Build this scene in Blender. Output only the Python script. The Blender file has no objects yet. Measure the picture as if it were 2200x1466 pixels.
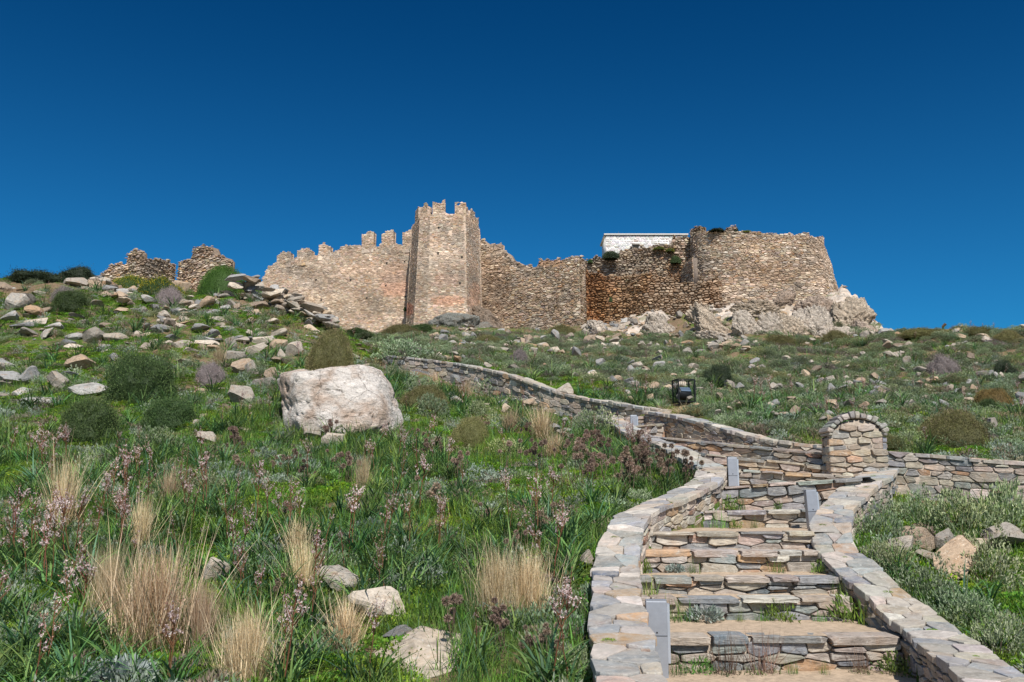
import bpy, math, random
import numpy as np
from mathutils import Matrix

SC = bpy.context.scene
COL = SC.collection
R = math.radians
RNG = np.random.default_rng(11)
random.seed(11)

# ------------------------------------------------------------------ camera, sky, sun, exposure
F = 2000.0                     # focal length in photograph pixels (2200 wide)
TH = math.atan(327.0 / F)      # camera looks slightly up the hill
CT, ST = math.cos(TH), math.sin(TH)
cd = bpy.data.cameras.new('camera'); cam = bpy.data.objects.new('camera', cd); COL.objects.link(cam)
cd.sensor_width = 36; cd.lens = 36 * F / 2200; cd.clip_start = 0.1; cd.clip_end = 3000
cam.rotation_euler = (R(90) + TH, 0, 0)
SC.camera = cam

SUN_EL, SUN_AZ = R(50), R(14)      # height above the horizon, degrees right of straight behind the camera
W = bpy.data.worlds.new('World'); SC.world = W; W.use_nodes = True
wn = W.node_tree.nodes; wl = W.node_tree.links
bg = wn['Background']; sky = wn.new('ShaderNodeTexSky'); sky.sky_type = 'NISHITA'; sky.sun_disc = False
sky.sun_elevation = SUN_EL; sky.sun_rotation = R(180) - SUN_AZ
sky.altitude = 600; sky.air_density = 1.0; sky.dust_density = 0.0; sky.ozone_density = 6.0
# a polarised sky: deep and saturated away from the sun, growing deeper with height; pale on the sun's side
tc = wn.new('ShaderNodeTexCoord'); sx = wn.new('ShaderNodeSeparateXYZ'); wl.new(tc.outputs['Generated'], sx.inputs[0])
def wmap(sock, a, b, c, d):
    m = wn.new('ShaderNodeMapRange'); m.interpolation_type = 'SMOOTHSTEP'; wl.new(sock, m.inputs[0])
    for i, v in enumerate((a, b, c, d)): m.inputs[1+i].default_value = v
    return m.outputs[0]
hi = wn.new('ShaderNodeMix'); hi.data_type = 'RGBA'; wl.new(wmap(sx.outputs['Z'], 0.10, 0.58, 0, 1), hi.inputs[0])
hi.inputs[6].default_value = (0.095, 0.58, 0.80, 1); hi.inputs[7].default_value = (0.008, 0.29, 0.50, 1)
si = wn.new('ShaderNodeMix'); si.data_type = 'RGBA'; wl.new(wmap(sx.outputs['Y'], 0.15, 0.75, 0, 1), si.inputs[0])
si.inputs[6].default_value = (1.15, 1.08, 1.0, 1); wl.new(hi.outputs[2], si.inputs[7])
tint = wn.new('ShaderNodeMix'); tint.data_type = 'RGBA'; tint.blend_type = 'MULTIPLY'; tint.inputs[0].default_value = 1.0
wl.new(sky.outputs[0], tint.inputs[6]); wl.new(si.outputs[2], tint.inputs[7]); wl.new(tint.outputs[2], bg.inputs[0])
bg.inputs[1].default_value = 0.085
sl = bpy.data.lights.new('sun', 'SUN'); sl.energy = 4.6; sl.angle = R(0.5); sl.color = (1, 0.96, 0.90)
so = bpy.data.objects.new('sun', sl); COL.objects.link(so)
so.rotation_euler = (R(90) - SUN_EL, 0, SUN_AZ)
so.location = (30, -60, 80)
SC.view_settings.view_transform = 'Standard'; SC.view_settings.look = 'None'
SC.view_settings.exposure = 0.35; SC.view_settings.gamma = 1
SC.cycles.max_bounces = 5; SC.cycles.diffuse_bounces = 3; SC.cycles.transparent_max_bounces = 4

# ------------------------------------------------------------------ helpers
def at(px, py, Y):
    a = (px - 1100.0) / F; b = (733.0 - py) / F
    t = Y / (CT - b * ST)
    return np.array([a * t, Y, (ST + b * CT) * t])
def elev(py):
    b = (733.0 - py) / F
    return (ST + b * CT) / (CT - b * ST)
def proj(P):
    P = np.atleast_2d(P); d = P[:, 1] * CT + P[:, 2] * ST; v = -P[:, 1] * ST + P[:, 2] * CT
    return 1100 + F * P[:, 0] / d, 733 - F * v / d

def _hash(i, j, k, seed):
    n = (i * 374761393 + j * 668265263 + k * 2147483647 + seed * 974634777) & 0xffffffff
    n = ((n ^ (n >> 13)) * 1274126177) & 0xffffffff
    n = n ^ (n >> 16)
    return (n & 0xffff) / 65535.0
def vnoise(x, y, z=0.0, seed=0):
    x = np.asarray(x, float); y = np.asarray(y, float); z = np.asarray(z, float) + np.zeros_like(x)
    xi = np.floor(x).astype(np.int64); yi = np.floor(y).astype(np.int64); zi = np.floor(z).astype(np.int64)
    fx = x - xi; fy = y - yi; fz = z - zi
    fx = fx*fx*(3-2*fx); fy = fy*fy*(3-2*fy); fz = fz*fz*(3-2*fz)
    r = 0
    for a in (0, 1):
        for b in (0, 1):
            for c in (0, 1):
                w = (fx if a else 1-fx) * (fy if b else 1-fy) * (fz if c else 1-fz)
                r = r + w * _hash(xi+a, yi+b, zi+c, seed)
    return r * 2 - 1
def fbm(x, y, z=0.0, seed=0, oct=4, g=0.5):
    r = 0; a = 1; f = 1
    for o in range(oct):
        r = r + a * vnoise(np.asarray(x)*f, np.asarray(y)*f, np.asarray(z)*f, seed + o); a *= g; f *= 2.03
    return r

def tag(o, label=None, cat=None, group=None, kind=None):
    if label: o['label'] = label
    if cat: o['category'] = cat
    if group: o['group'] = group
    if kind: o['kind'] = kind
    return o
def empty(name, loc=(0, 0, 0), rz=0, sc=1.0):
    o = bpy.data.objects.new(name, None); COL.objects.link(o)
    o.location = loc; o.rotation_euler = (0, 0, rz)
    o.scale = (sc, sc, sc) if np.isscalar(sc) else sc
    o.empty_display_size = 0.1
    return o

class MB:
    """collects vertices, faces and one colour per vertex, and links them as ONE mesh"""
    def __init__(s): s.v = []; s.f = {}; s.c = []; s.n = 0
    def add(s, v, faces, col):
        v = np.asarray(v, float).reshape(-1, 3); col = np.asarray(col, float)
        if col.ndim == 1: col = np.tile(col[:3], (len(v), 1))
        s.v.append(v); s.c.append(col[:, :3])
        for f in (faces if isinstance(faces, list) and isinstance(faces[0], np.ndarray) else [faces]):
            f = np.asarray(f, np.int64)
            if f.size: s.f.setdefault(f.shape[1], []).append(f + s.n)
        s.n += len(v); return s
    def mesh(s, name, mat, smooth=True):
        me = bpy.data.meshes.new(name)
        v = np.concatenate(s.v); c = np.concatenate(s.c)
        loops = []; starts = []; tot = 0
        for k in sorted(s.f):
            a = np.concatenate(s.f[k]); loops.append(a.ravel()); starts.append(tot + np.arange(len(a)) * k); tot += a.size
        loops = np.concatenate(loops); starts = np.concatenate(starts)
        me.vertices.add(len(v)); me.vertices.foreach_set('co', v.ravel().astype(np.float32))
        me.loops.add(tot); me.loops.foreach_set('vertex_index', loops.astype(np.int32))
        me.polygons.add(len(starts)); me.polygons.foreach_set('loop_start', starts.astype(np.int32))
        me.polygons.foreach_set('use_smooth', np.full(len(starts), smooth, bool))
        at_ = me.attributes.new('col', 'FLOAT_COLOR', 'POINT')
        at_.data.foreach_set('color', np.concatenate([c, np.ones((len(c), 1))], 1).ravel().astype(np.float32))
        me.update(calc_edges=True); me.validate()
        me.materials.append(mat)
        return me
    def build(s, name, mat, parent=None, smooth=True):
        o = bpy.data.objects.new(name, s.mesh(name, mat, smooth)); COL.objects.link(o)
        if parent: o.parent = parent
        return o
BOXF = np.array([[0,3,2,1],[4,5,6,7],[0,1,5,4],[1,2,6,5],[2,3,7,6],[3,0,4,7]])
def box_into(mb, c, sx, sy, sz, col, rot=None):
    v = np.array([[-1,-1,-1],[1,-1,-1],[1,1,-1],[-1,1,-1],[-1,-1,1],[1,-1,1],[1,1,1],[-1,1,1]]) * 0.5 * np.array([sx, sy, sz])
    if rot is not None: v = v @ np.asarray(rot).T
    mb.add(v + np.asarray(c), BOXF, col)
def rotz(a):
    c, s = math.cos(a), math.sin(a); return np.array([[c, -s, 0], [s, c, 0], [0, 0, 1]])
def tube_into(mb, pts, rad, col, k=5):
    pts = np.asarray(pts, float); n = len(pts); rad = np.broadcast_to(rad, (n,))
    tan = np.gradient(pts, axis=0); tan /= np.linalg.norm(tan, axis=1)[:, None] + 1e-9
    ref = np.where(np.abs(tan[:, 2:3]) > 0.9, [[1., 0, 0]], [[0, 0, 1.]])
    u = np.cross(tan, ref); u /= np.linalg.norm(u, axis=1)[:, None]; w = np.cross(tan, u)
    an = np.arange(k) * 2 * np.pi / k
    v = pts[:, None] + rad[:, None, None] * (np.cos(an)[None, :, None] * u[:, None] + np.sin(an)[None, :, None] * w[:, None])
    f = []
    for i in range(n-1):
        for j in range(k): f.append([i*k+j, i*k+(j+1) % k, (i+1)*k+(j+1) % k, (i+1)*k+j])
    mb.add(v.reshape(-1, 3), np.array(f), col)

# ------------------------------------------------------------------ materials
def newmat(name):
    m = bpy.data.materials.new(name); m.use_nodes = True
    nt = m.node_tree; return m, nt, nt.nodes, nt.links, nt.nodes['Principled BSDF']
def N(nodes, t, **kw):
    n = nodes.new(t)
    for k, v in kw.items(): setattr(n, k, v)
    return n
def mixc(nt, fac, a, b, mode='MIX'):
    m = nt.nodes.new('ShaderNodeMix'); m.data_type = 'RGBA'; m.blend_type = mode
    for i, x in ((0, fac), (6, a), (7, b)):
        if hasattr(x, 'is_linked') or hasattr(x, 'links'): nt.links.new(x, m.inputs[i])
        else: m.inputs[i].default_value = x if i == 0 else (*x[:3], 1)
    return m.outputs[2]
def ramp(nt, fac, stops):
    r = nt.nodes.new('ShaderNodeValToRGB'); nt.links.new(fac, r.inputs[0]); e = r.color_ramp.elements
    while len(e) < len(stops): e.new(0.5)
    for i, (p, c) in enumerate(stops):
        e[i].position = p; e[i].color = (c, c, c, 1) if np.isscalar(c) else (*c[:3], 1)
    return r.outputs[0]
def noise(nt, scale, detail=6, rough=0.6, vec=None, dist=0.0):
    n = nt.nodes.new('ShaderNodeTexNoise'); n.inputs['Scale'].default_value = scale
    n.inputs['Detail'].default_value = detail; n.inputs['Roughness'].default_value = rough; n.inputs['Distortion'].default_value = dist
    if vec is not None: nt.links.new(vec, n.inputs['Vector'])
    return n.outputs[0]
def mapped(nt, scale=(1, 1, 1), rot=(0, 0, 0), src='Object'):
    t = nt.nodes.new('ShaderNodeTexCoord'); m = nt.nodes.new('ShaderNodeMapping')
    m.inputs['Scale'].default_value = scale; m.inputs['Rotation'].default_value = rot
    nt.links.new(t.outputs[src], m.inputs[0]); return m.outputs[0]
def bump(nt, h, strength, dist, prev=None):
    b = nt.nodes.new('ShaderNodeBump'); b.inputs['Strength'].default_value = strength; b.inputs['Distance'].default_value = dist
    nt.links.new(h, b.inputs['Height'])
    if prev is not None: nt.links.new(prev, b.inputs['Normal'])
    return b.outputs[0]

def stone_mat(name, scale=1.0, dust=0.0, strata=0.5, lichen=0.35, bumpd=0.012, var=0.5, rot=(0, 0, 0), rnd=0.0, rust=0.25, sz=5.0):
    m, nt, nd, lk, bs = newmat(name)
    at_ = N(nd, 'ShaderNodeAttribute', attribute_name='col')
    vec = mapped(nt, (scale, scale, scale))
    vs = mapped(nt, (scale, scale, scale * sz), rot)
    n1 = noise(nt, 9, 8, 0.65, vec); n2 = noise(nt, 5, 8, 0.7, vs, 0.6); n3 = noise(nt, 3.2, 4, 0.6, vec)
    c = mixc(nt, var, at_.outputs[0], ramp(nt, n1, [(0.3, 0.45), (0.7, 1.25)]), 'MULTIPLY')
    c = mixc(nt, strata, c, ramp(nt, n2, [(0.36, 0.45), (0.5, 1.0), (0.68, 1.15)]), 'MULTIPLY')
    c = mixc(nt, ramp(nt, n3, [(0.52, 0), (0.68, rust)]), c, (0.42, 0.22, 0.09))
    n4 = noise(nt, 14, 5, 0.7, vec)
    c = mixc(nt, ramp(nt, n4, [(0.56, 0), (0.66, lichen)]), c, (0.62, 0.60, 0.54))
    n5 = noise(nt, 21, 4, 0.7, vec)
    c = mixc(nt, ramp(nt, n5, [(0.62, 0), (0.72, lichen)]), c, (0.10, 0.09, 0.075))
    if dust:
        c = mixc(nt, ramp(nt, noise(nt, 6, 7, 0.75, vec, 0.7), [(0.40, 0), (0.62, dust)]), c, (0.36, 0.33, 0.29))
    if rnd:
        oi = N(nd, 'ShaderNodeObjectInfo')
        c = mixc(nt, rnd, c, ramp(nt, oi.outputs['Random'], [(0, (0.50, 0.51, 0.52)), (0.25, (0.78, 0.77, 0.76)), (0.5, (1.0, 0.97, 0.93)), (0.7, (1.4, 1.34, 1.26)), (0.85, (1.15, 0.97, 0.76)), (1, (0.75, 0.58, 0.44))]), 'MULTIPLY')
    lk.new(c, bs.inputs['Base Color']); bs.inputs['Roughness'].default_value = 0.88
    bs.inputs['Specular IOR Level'].default_value = 0.25
    b = bump(nt, n2, 0.9, bumpd / scale); b = bump(nt, n1, 0.9, bumpd * 0.8 / scale, b)
    lk.new(b, bs.inputs['Normal'])
    return m
def boulder_mat():
    m, nt, nd, lk, bs = newmat('boulder_rock'); v = mapped(nt); vs = mapped(nt, (1, 1, 2.5), (0.2, 0.6, 0))
    n1 = noise(nt, 1.1, 7, 0.65, v, 0.5); n2 = noise(nt, 5, 8, 0.7, vs, 0.8); n3 = noise(nt, 20, 6, 0.7, v)
    c = mixc(nt, ramp(nt, n1, [(0.38, 0), (0.52, 1)]), (0.55, 0.42, 0.33), (0.76, 0.69, 0.62))
    c = mixc(nt, 0.7, c, ramp(nt, n2, [(0.34, 0.45), (0.48, 0.95), (0.7, 1.1)]), 'MULTIPLY')
    vo = N(nd, 'ShaderNodeTexVoronoi', feature='DISTANCE_TO_EDGE'); vo.inputs['Scale'].default_value = 1.5
    wv = N(nd, 'ShaderNodeMix', data_type='VECTOR'); wv.inputs[0].default_value = 0.25; lk.new(v, wv.inputs[4])
    nz = N(nd, 'ShaderNodeTexNoise'); nz.inputs['Scale'].default_value = 3; nz.inputs['Detail'].default_value = 6; lk.new(v, nz.inputs['Vector']); lk.new(nz.outputs['Color'], wv.inputs[5]); lk.new(wv.outputs[1], vo.inputs['Vector'])
    cr = ramp(nt, vo.outputs['Distance'], [(0.0, 0.0), (0.02, 1.0)])
    c = mixc(nt, 0.22, c, mixc(nt, cr, (0.25, 0.16, 0.10), (1, 1, 1)), 'MULTIPLY')
    c = mixc(nt, ramp(nt, n3, [(0.60, 0), (0.70, 0.5)]), c, (0.22, 0.17, 0.13))
    lk.new(c, bs.inputs['Base Color']); bs.inputs['Roughness'].default_value = 0.9; bs.inputs['Specular IOR Level'].default_value = 0.2
    lk.new(bump(nt, n3, 0.9, 0.03, bump(nt, cr, 0.8, 0.05, bump(nt, n2, 1.0, 0.12))), bs.inputs['Normal']); return m
def veg_mat(name, hue=0.03, val=0.5, trans=0.25, rough=0.6, patch=0.0):
    m, nt, nd, lk, bs = newmat(name)
    at_ = N(nd, 'ShaderNodeAttribute', attribute_name='col'); oi = N(nd, 'ShaderNodeObjectInfo')
    hs = N(nd, 'ShaderNodeHueSaturation'); lk.new(at_.outputs[0], hs.inputs['Color'])
    mh = N(nd, 'ShaderNodeMapRange'); lk.new(oi.outputs['Random'], mh.inputs[0]); mh.inputs[3].default_value = 0.5 - hue; mh.inputs[4].default_value = 0.5 + hue
    mu = N(nd, 'ShaderNodeMath', operation='MULTIPLY'); mu.inputs[1].default_value = 7.31; lk.new(oi.outputs['Random'], mu.inputs[0])
    fr = N(nd, 'ShaderNodeMath', operation='FRACT'); lk.new(mu.outputs[0], fr.inputs[0])
    mv = N(nd, 'ShaderNodeMapRange'); lk.new(fr.outputs[0], mv.inputs[0]); mv.inputs[3].default_value = 1 - val * 0.6; mv.inputs[4].default_value = 1 + val
    lk.new(mh.outputs[0], hs.inputs['Hue']); lk.new(mv.outputs[0], hs.inputs['Value'])
    c = hs.outputs[0]
    if patch:
        g = N(nd, 'ShaderNodeNewGeometry')
        n = noise(nt, 0.55, 3, 0.6, g.outputs['Position'])
        c = mixc(nt, patch, c, ramp(nt, n, [(0.35, (0.75, 0.8, 0.9)), (0.5, (1, 1, 1)), (0.66, (1.35, 1.2, 0.75))]), 'MULTIPLY')
    lk.new(c, bs.inputs['Base Color']); bs.inputs['Roughness'].default_value = rough
    bs.inputs['Specular IOR Level'].default_value = 0.3
    tr = N(nd, 'ShaderNodeBsdfTranslucent'); lk.new(c, tr.inputs[0])
    mx = N(nd, 'ShaderNodeMixShader'); mx.inputs[0].default_value = trans
    lk.new(bs.outputs[0], mx.inputs[1]); lk.new(tr.outputs[0], mx.inputs[2]); lk.new(mx.outputs[0], nd['Material Output'].inputs[0])
    return m
def ground_mat():
    m, nt, nd, lk, bs = newmat('ground')
    v = mapped(nt); n1 = noise(nt, 0.5, 6, 0.6, v); n2 = noise(nt, 3, 8, 0.7, v); n3 = noise(nt, 22, 6, 0.75, v)
    soil = mixc(nt, ramp(nt, n3, [(0.35, 0), (0.65, 1)]), (0.10, 0.068, 0.04), (0.27, 0.19, 0.12))
    green = mixc(nt, ramp(nt, n3, [(0.4, 0), (0.65, 1)]), (0.035, 0.065, 0.012), (0.11, 0.18, 0.03))
    at_ = N(nd, 'ShaderNodeAttribute', attribute_name='col')
    sep = N(nd, 'ShaderNodeSeparateColor'); lk.new(at_.outputs[0], sep.inputs[0])
    ad = N(nd, 'ShaderNodeMath', operation='ADD'); lk.new(n2, ad.inputs[0]); lk.new(sep.outputs[0], ad.inputs[1])
    c = mixc(nt, ramp(nt, ad.outputs[0], [(0.46, 1), (0.60, 0)]), soil, green)
    vo = N(nd, 'ShaderNodeTexVoronoi'); vo.inputs['Scale'].default_value = 9; lk.new(v, vo.inputs['Vector'])
    pe = mixc(nt, ramp(nt, sep.outputs[1], [(0.25, 0), (0.55, 1.0)]), c, mixc(nt, 0.75, mixc(nt, ramp(nt, n2, [(0.4, 0), (0.6, 1)]), (0.52, 0.41, 0.32), (0.56, 0.50, 0.43)), ramp(nt, noise(nt, 0.9, 8, 0.7, mapped(nt, (1, 1, 5), (0.3, 0.75, 0)), 0.8), [(0.36, 0.35), (0.5, 1.0), (0.7, 1.1)]), 'MULTIPLY'))
    lk.new(pe, bs.inputs['Base Color']); bs.inputs['Roughness'].default_value = 0.95; bs.inputs['Specular IOR Level'].default_value = 0.1
    lk.new(bump(nt, n3, 1, 0.03), bs.inputs['Normal'])
    return m
def simple_mat(name, col, rough=0.8, metal=0.0, var=0.3, sc=30, bd=0.003, vec=(1, 1, 1), spec=0.3):
    m, nt, nd, lk, bs = newmat(name)
    n = noise(nt, sc, 7, 0.7, mapped(nt, vec))
    c = mixc(nt, var, col, ramp(nt, n, [(0.3, 0.5), (0.7, 1.4)]), 'MULTIPLY')
    lk.new(c, bs.inputs['Base Color']); bs.inputs['Roughness'].default_value = rough; bs.inputs['Metallic'].default_value = metal
    bs.inputs['Specular IOR Level'].default_value = spec
    lk.new(bump(nt, n, 0.8, bd), bs.inputs['Normal'])
    return m
M = {}
M['ground'] = ground_mat()
M['stone'] = stone_mat('field_stone', 1.0, 0.35, 0.75, 0.45, 0.020, 0.6)
M['cap'] = stone_mat('flagstone', 1.0, 0.75, 0.55, 0.5, 0.018, 0.6, sz=1.6)
M['castle'] = stone_mat('castle_stone', 0.45, 0.0, 0.3, 0.12, 0.02, 0.5, rust=0.25)
M['rock'] = stone_mat('loose_rock', 1.3, 0.0, 0.65, 0.45, 0.02, 0.5, rnd=0.85, sz=3)

M['bedrock'] = stone_mat('bedrock', 0.35, 0.0, 0.5, 0.15, 0.30, 0.4, rot=(0.3, 0.75, 0), rust=0.25, sz=7)
M['boulder'] = boulder_mat()
M['mortar'] = simple_mat('mortar', (0.36, 0.30, 0.24), 0.95, var=0.6, sc=25, bd=0.02)
M['castle_mortar'] = simple_mat('castle_mortar', (0.30, 0.22, 0.16), 0.95, var=0.8, sc=6, bd=0.08, vec=(1, 1, 2.5))
M['sand'] = simple_mat('tread_sand', (0.44, 0.335, 0.235), 0.95, var=0.7, sc=14, bd=0.02)
M['metal'] = simple_mat('grey_metal', (0.30, 0.32, 0.36), 0.45, metal=0.35, var=0.25, sc=9, bd=0.001, spec=0.5)
M['metal_light'] = simple_mat('light_metal', (0.42, 0.46, 0.52), 0.35, metal=0.4, var=0.15, sc=9, bd=0.001, spec=0.5)
M['black'] = simple_mat('black_paint', (0.012, 0.013, 0.016), 0.45, var=0.3, sc=20, bd=0.001)
M['glass'] = simple_mat('lamp_glass', (0.10, 0.14, 0.20), 0.12, var=0.4, sc=30, bd=0.001, vec=(6, 1, 1), spec=0.9)
M['white'] = stone_mat('whitewashed_stone', 0.8, 0.0, 0.08, 0.0, 0.012, 0.14, rust=0.05)
M['white_trim'] = simple_mat('white_roof_edge', (0.62, 0.60, 0.55), 0.8, var=0.3, sc=8)
M['dark'] = simple_mat('dark_opening', (0.03, 0.028, 0.025), 0.9)
M['lintel'] = simple_mat('grey_lintel', (0.16, 0.14, 0.12), 0.9, var=0.5, sc=6)
M['veg'] = veg_mat('leaves', 0.03, 0.55, 0.25)
M['grass'] = veg_mat('grass', 0.03, 0.5, 0.3, patch=0.9)
M['sage'] = veg_mat('sage_leaves', 0.03, 0.45, 0.15, 0.8, patch=0.5)
M['dry'] = veg_mat('dry_grass', 0.015, 0.4, 0.2, 0.8)
M['petal'] = veg_mat('flower', 0.02, 0.3, 0.3, 0.6)
M['cushion'] = veg_mat('cushion_leaves', 0.012, 0.25, 0.12, 0.7)

# ------------------------------------------------------------------ plan of the stairs and walls (metres, camera at the origin)
def P3(lst): return np.array([at(*p) for p in lst])
def resample(P, step=0.15):
    P = np.asarray(P, float); n = len(P); out = []
    for i in range(n-1):
        p0, p1, p2, p3 = P[max(i-1, 0)], P[i], P[i+1], P[min(i+2, n-1)]
        k = max(2, int(np.linalg.norm(p2-p1) / step)); t = np.linspace(0, 1, k, endpoint=False)[:, None]
        out.append(0.5*((2*p1) + (-p0+p2)*t + (2*p0-5*p1+4*p2-p3)*t**2 + (-p0+3*p1-3*p2+p3)*t**3))
    out.append(P[-1:]); return np.concatenate(out)
class Path:
    def __init__(s, P, step=0.15):
        s.P = resample(P, step) if step else np.asarray(P, float)
        d = np.linalg.norm(np.diff(s.P[:, :2], axis=0), axis=1); s.S = np.concatenate([[0], np.cumsum(d)]); s.L = s.S[-1]
        t = np.gradient(s.P[:, :2], axis=0); t /= np.linalg.norm(t, axis=1)[:, None]
        s.T = t; s.Nn = np.stack([t[:, 1], -t[:, 0]], 1)          # normal: to the right of the walking direction
    def ev(s, q):
        q = np.asarray(q, float); o = [np.interp(q, s.S, s.P[:, i]) for i in range(3)]
        nx = np.interp(q, s.S, s.Nn[:, 0]); ny = np.interp(q, s.S, s.Nn[:, 1]); l = np.hypot(nx, ny)
        ex = (q - s.L) * (q > s.L) + q * (q < 0)
        o[0] = o[0] + ex * s.T[-1, 0]; o[1] = o[1] + ex * s.T[-1, 1]
        return np.stack(o, -1), np.stack([nx/l, ny/l, 0*nx], -1)
    def side(s, off):                                               # map (s, h, n) of a vertical face set off sideways
        def f(q, h, n):
            p, nn = s.ev(q); p = p + nn * (off + np.sign(off if off else 1) * np.asarray(n))[..., None]
            p[..., 2] += h; return p
        return f
    def front(s, sign=1, base=0.0, lean=0.0):
        def f(q, h, n):
            p, nn = s.ev(q); p = p + nn * (sign * (np.asarray(n) + base - lean * np.asarray(h)))[..., None]
            p[..., 2] += h; return p
        return f
    def top(s, c=0.0):
        def f(q, t, n):
            p, nn = s.ev(q); p = p + nn * (c + np.asarray(t))[..., None]; p[..., 2] += n; return p
        return f
    def sdist(s, X, Y):                                             # signed distance (+ right), top z there
        X = np.asarray(X, float).ravel(); Y = np.asarray(Y, float).ravel()
        best = np.full(X.shape, 1e9); sg = np.zeros(X.shape); zz = np.zeros(X.shape); pp = s.P[::2] if len(s.P) > 6 else s.P
        if not np.allclose(pp[-1], s.P[-1]): pp = np.vstack([pp, s.P[-1]])
        for a, b in zip(pp[:-1], pp[1:]):
            dx, dy = b[0]-a[0], b[1]-a[1]; L2 = dx*dx+dy*dy
            t = np.clip(((X-a[0])*dx+(Y-a[1])*dy)/L2, 0, 1); ex = X-a[0]-t*dx; ey = Y-a[1]-t*dy; d = np.hypot(ex, ey)
            k = d < best; best[k] = d[k]; sg[k] = np.sign(ex*dy-ey*dx)[k]; zz[k] = (a[2]+t*(b[2]-a[2]))[k]
        return best, sg, zz
LW = Path(P3([(1432,1560,5.3),(1425,1470,6.3),(1405,1400,7.1),(1376,1300,8.5),(1369,1203,10.2),(1384,1132,11.1),(1416,1096,11.9),(1484,1068,12.8),
              (1545,1034,13.8),(1560,1010,14.6),(1524,990,15.6),(1472,962,17.0),(1404,938,18.5),(1353,910,20.4),(1318,893,22.0)]))
RW = Path(P3([(2150,1540,5.9),(2062,1455,7.0),(1978,1386,8.1),(1934,1346,8.9),(1838,1262,10.0),(1800,1224,10.5),(1752,1175,11.3),(1742,1128,12.0),
              (1756,1100,12.7),(1803,1054,13.7),(1842,1028,14.6),(1864,1007,16.0)]))
WB = Path(P3([(1382,884,21.6),(1450,895,20),(1530,915,18.5),(1640,944,17),(1790,958,16.2)]))
WA = Path(P3([(820,763,31.5),(910,772,30.4),(1000,785,29),(1100,808,27),(1160,830,25.8),(1230,851,24.8),(1330,868,23),(1418,881,21.6)]))
WR = Path(P3([(1905,971,15.9),(2000,978,15.7),(2100,986,15.4),(2300,1000,15.0)]))
STEPS = [((1372,1365,8.9),(1936,1365,8.9)), ((1345,1282,10.05),(1830,1282,10.05)), ((1345,1238,10.42),(1806,1238,10.42)),
         ((1365,1182,11.15),(1760,1182,11.15)), ((1375,1143,11.6),(1750,1141,11.6)), ((1400,1099,13.2),(1770,1094,13.2)),
         ((1520,1048,14.0),(1850,1024,13.9)), ((1530,1005,15.0),(1830,1022,14.7)), ((1468,968,16.6),(1800,1004,15.6)),
         ((1400,936,18.3),(1800,976,15.95)), ((1366,914,19.9),(1440,908,20.6)), ((1345,897,21.3),(1400,893,21.7))]
SL = [(at(*a), at(*b)) for a, b in STEPS]
Z0 = -1.585
def tread_level(X, Y):
    z = np.full(np.shape(X), Z0)
    for a, b in SL:
        side = (b[0]-a[0])*(Y-a[1]) - (b[1]-a[1])*(X-a[0])
        z = np.where(side > 0.13*math.hypot(b[0]-a[0], b[1]-a[1]), (a[2]+b[2])/2, z)
    return z
def in_poly(X, Y, poly):
    X = np.asarray(X); Y = np.asarray(Y); r = np.zeros(X.shape, bool); n = len(poly)
    for i in range(n):
        x0, y0 = poly[i]; x1, y1 = poly[(i+1) % n]
        c = ((y0 > Y) != (y1 > Y)) & (X < (x1-x0)*(Y-y0)/(y1-y0+1e-12)+x0); r ^= c
    return r
CORR = np.concatenate([LW.P[:, :2], WB.P[:, :2], [[WB.P[-1,0]+0.5, 15.3]], RW.P[::-1, :2], [[3.4, 3.5], [0.9, 3.5]]])

# ------------------------------------------------------------------ terrain: the hillside as seen, ground height z(X, Y)
CP = []
for x in (-250, 0, 200, 400):
    CP += [(x,1466,7.5),(x,1300,9.6),(x,1100,13.2),(x,950,18.3),(x,870,22),(x,770,27),(x,690,31)]
CP += [(-250,600,36),(0,604,36),(100,602,36.5),(200,610,37),(320,625,37),(400,636,37),(480,640,36.5),(540,622,37),(600,652,35.5),(650,680,34.5),(700,712,33.5),(760,748,32.5),(820,785,31)]
for x in (600, 800): CP += [(x,1466,7.5),(x,1300,9.6),(x,1100,13.5),(x,950,18.3)]
CP += [(560,850,22.5),(560,760,28.5),(650,850,21.5),(680,780,27),(760,800,26),(800,860,22.5),(860,830,25.5)]
for x in (1000, 1200): CP += [(x,1466,7.5),(x,1300,9.6),(x,1100,13.4),(x,960,18.2)]
CP += [(1000,880,23.5),(1100,890,22.5),(1200,905,22.2),(1260,1466,7.2),(1245,1250,10.1),(1280,1145,11.6),(1330,1092,12.9),(1430,1048,14.1),(1440,1000,16.3),(1350,960,18.0),(1290,925,20),
       (1230,893,24.0),(1100,856,25.8),(1000,822,27.8),(900,790,30),(1330,908,22.8)]
CP += [(840,757,34),(1000,777,30.8),(1130,806,27.6),(1240,846,25.6),(1000,763,36),(860,748,42),(1400,876,23),(1500,896,20.3),(1640,935,18),(1780,948,17.2)]
CP += [(850,728,60),(850,712,78),(1000,745,48),(1000,722,64),(1000,708,73),(1200,790,35),(1200,755,48),(1200,728,63),(1200,708,75),(1400,820,33),(1400,765,47),(1400,730,62),(1350,693,74),
       (1600,860,27),(1600,790,40),(1600,745,56),(1560,705,66),(1560,668,74),(1800,900,21.5),(1800,820,34),(1800,765,47),(1800,730,58),(1760,700,67),(1700,655,75),(1800,650,77),(1850,680,76),(1900,725,70)]
CP += [(1960,955,17.6),(2100,970,16.8),(2000,900,22),(2000,820,34),(2000,760,46),(1950,722,58),(2050,716,57),(2200,940,18.5),(2200,850,29),(2200,780,40),(2200,722,54),(2450,722,54),(2450,860,28),(2450,960,18)]
CP += [(2200,1466,7.9),(2450,1466,7.9),(2100,1350,10),(2000,1258,11),(1930,1185,12.1),(1925,1110,14),(2100,1085,14.6),(2000,1072,15.3),(2450,1080,15)]
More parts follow.
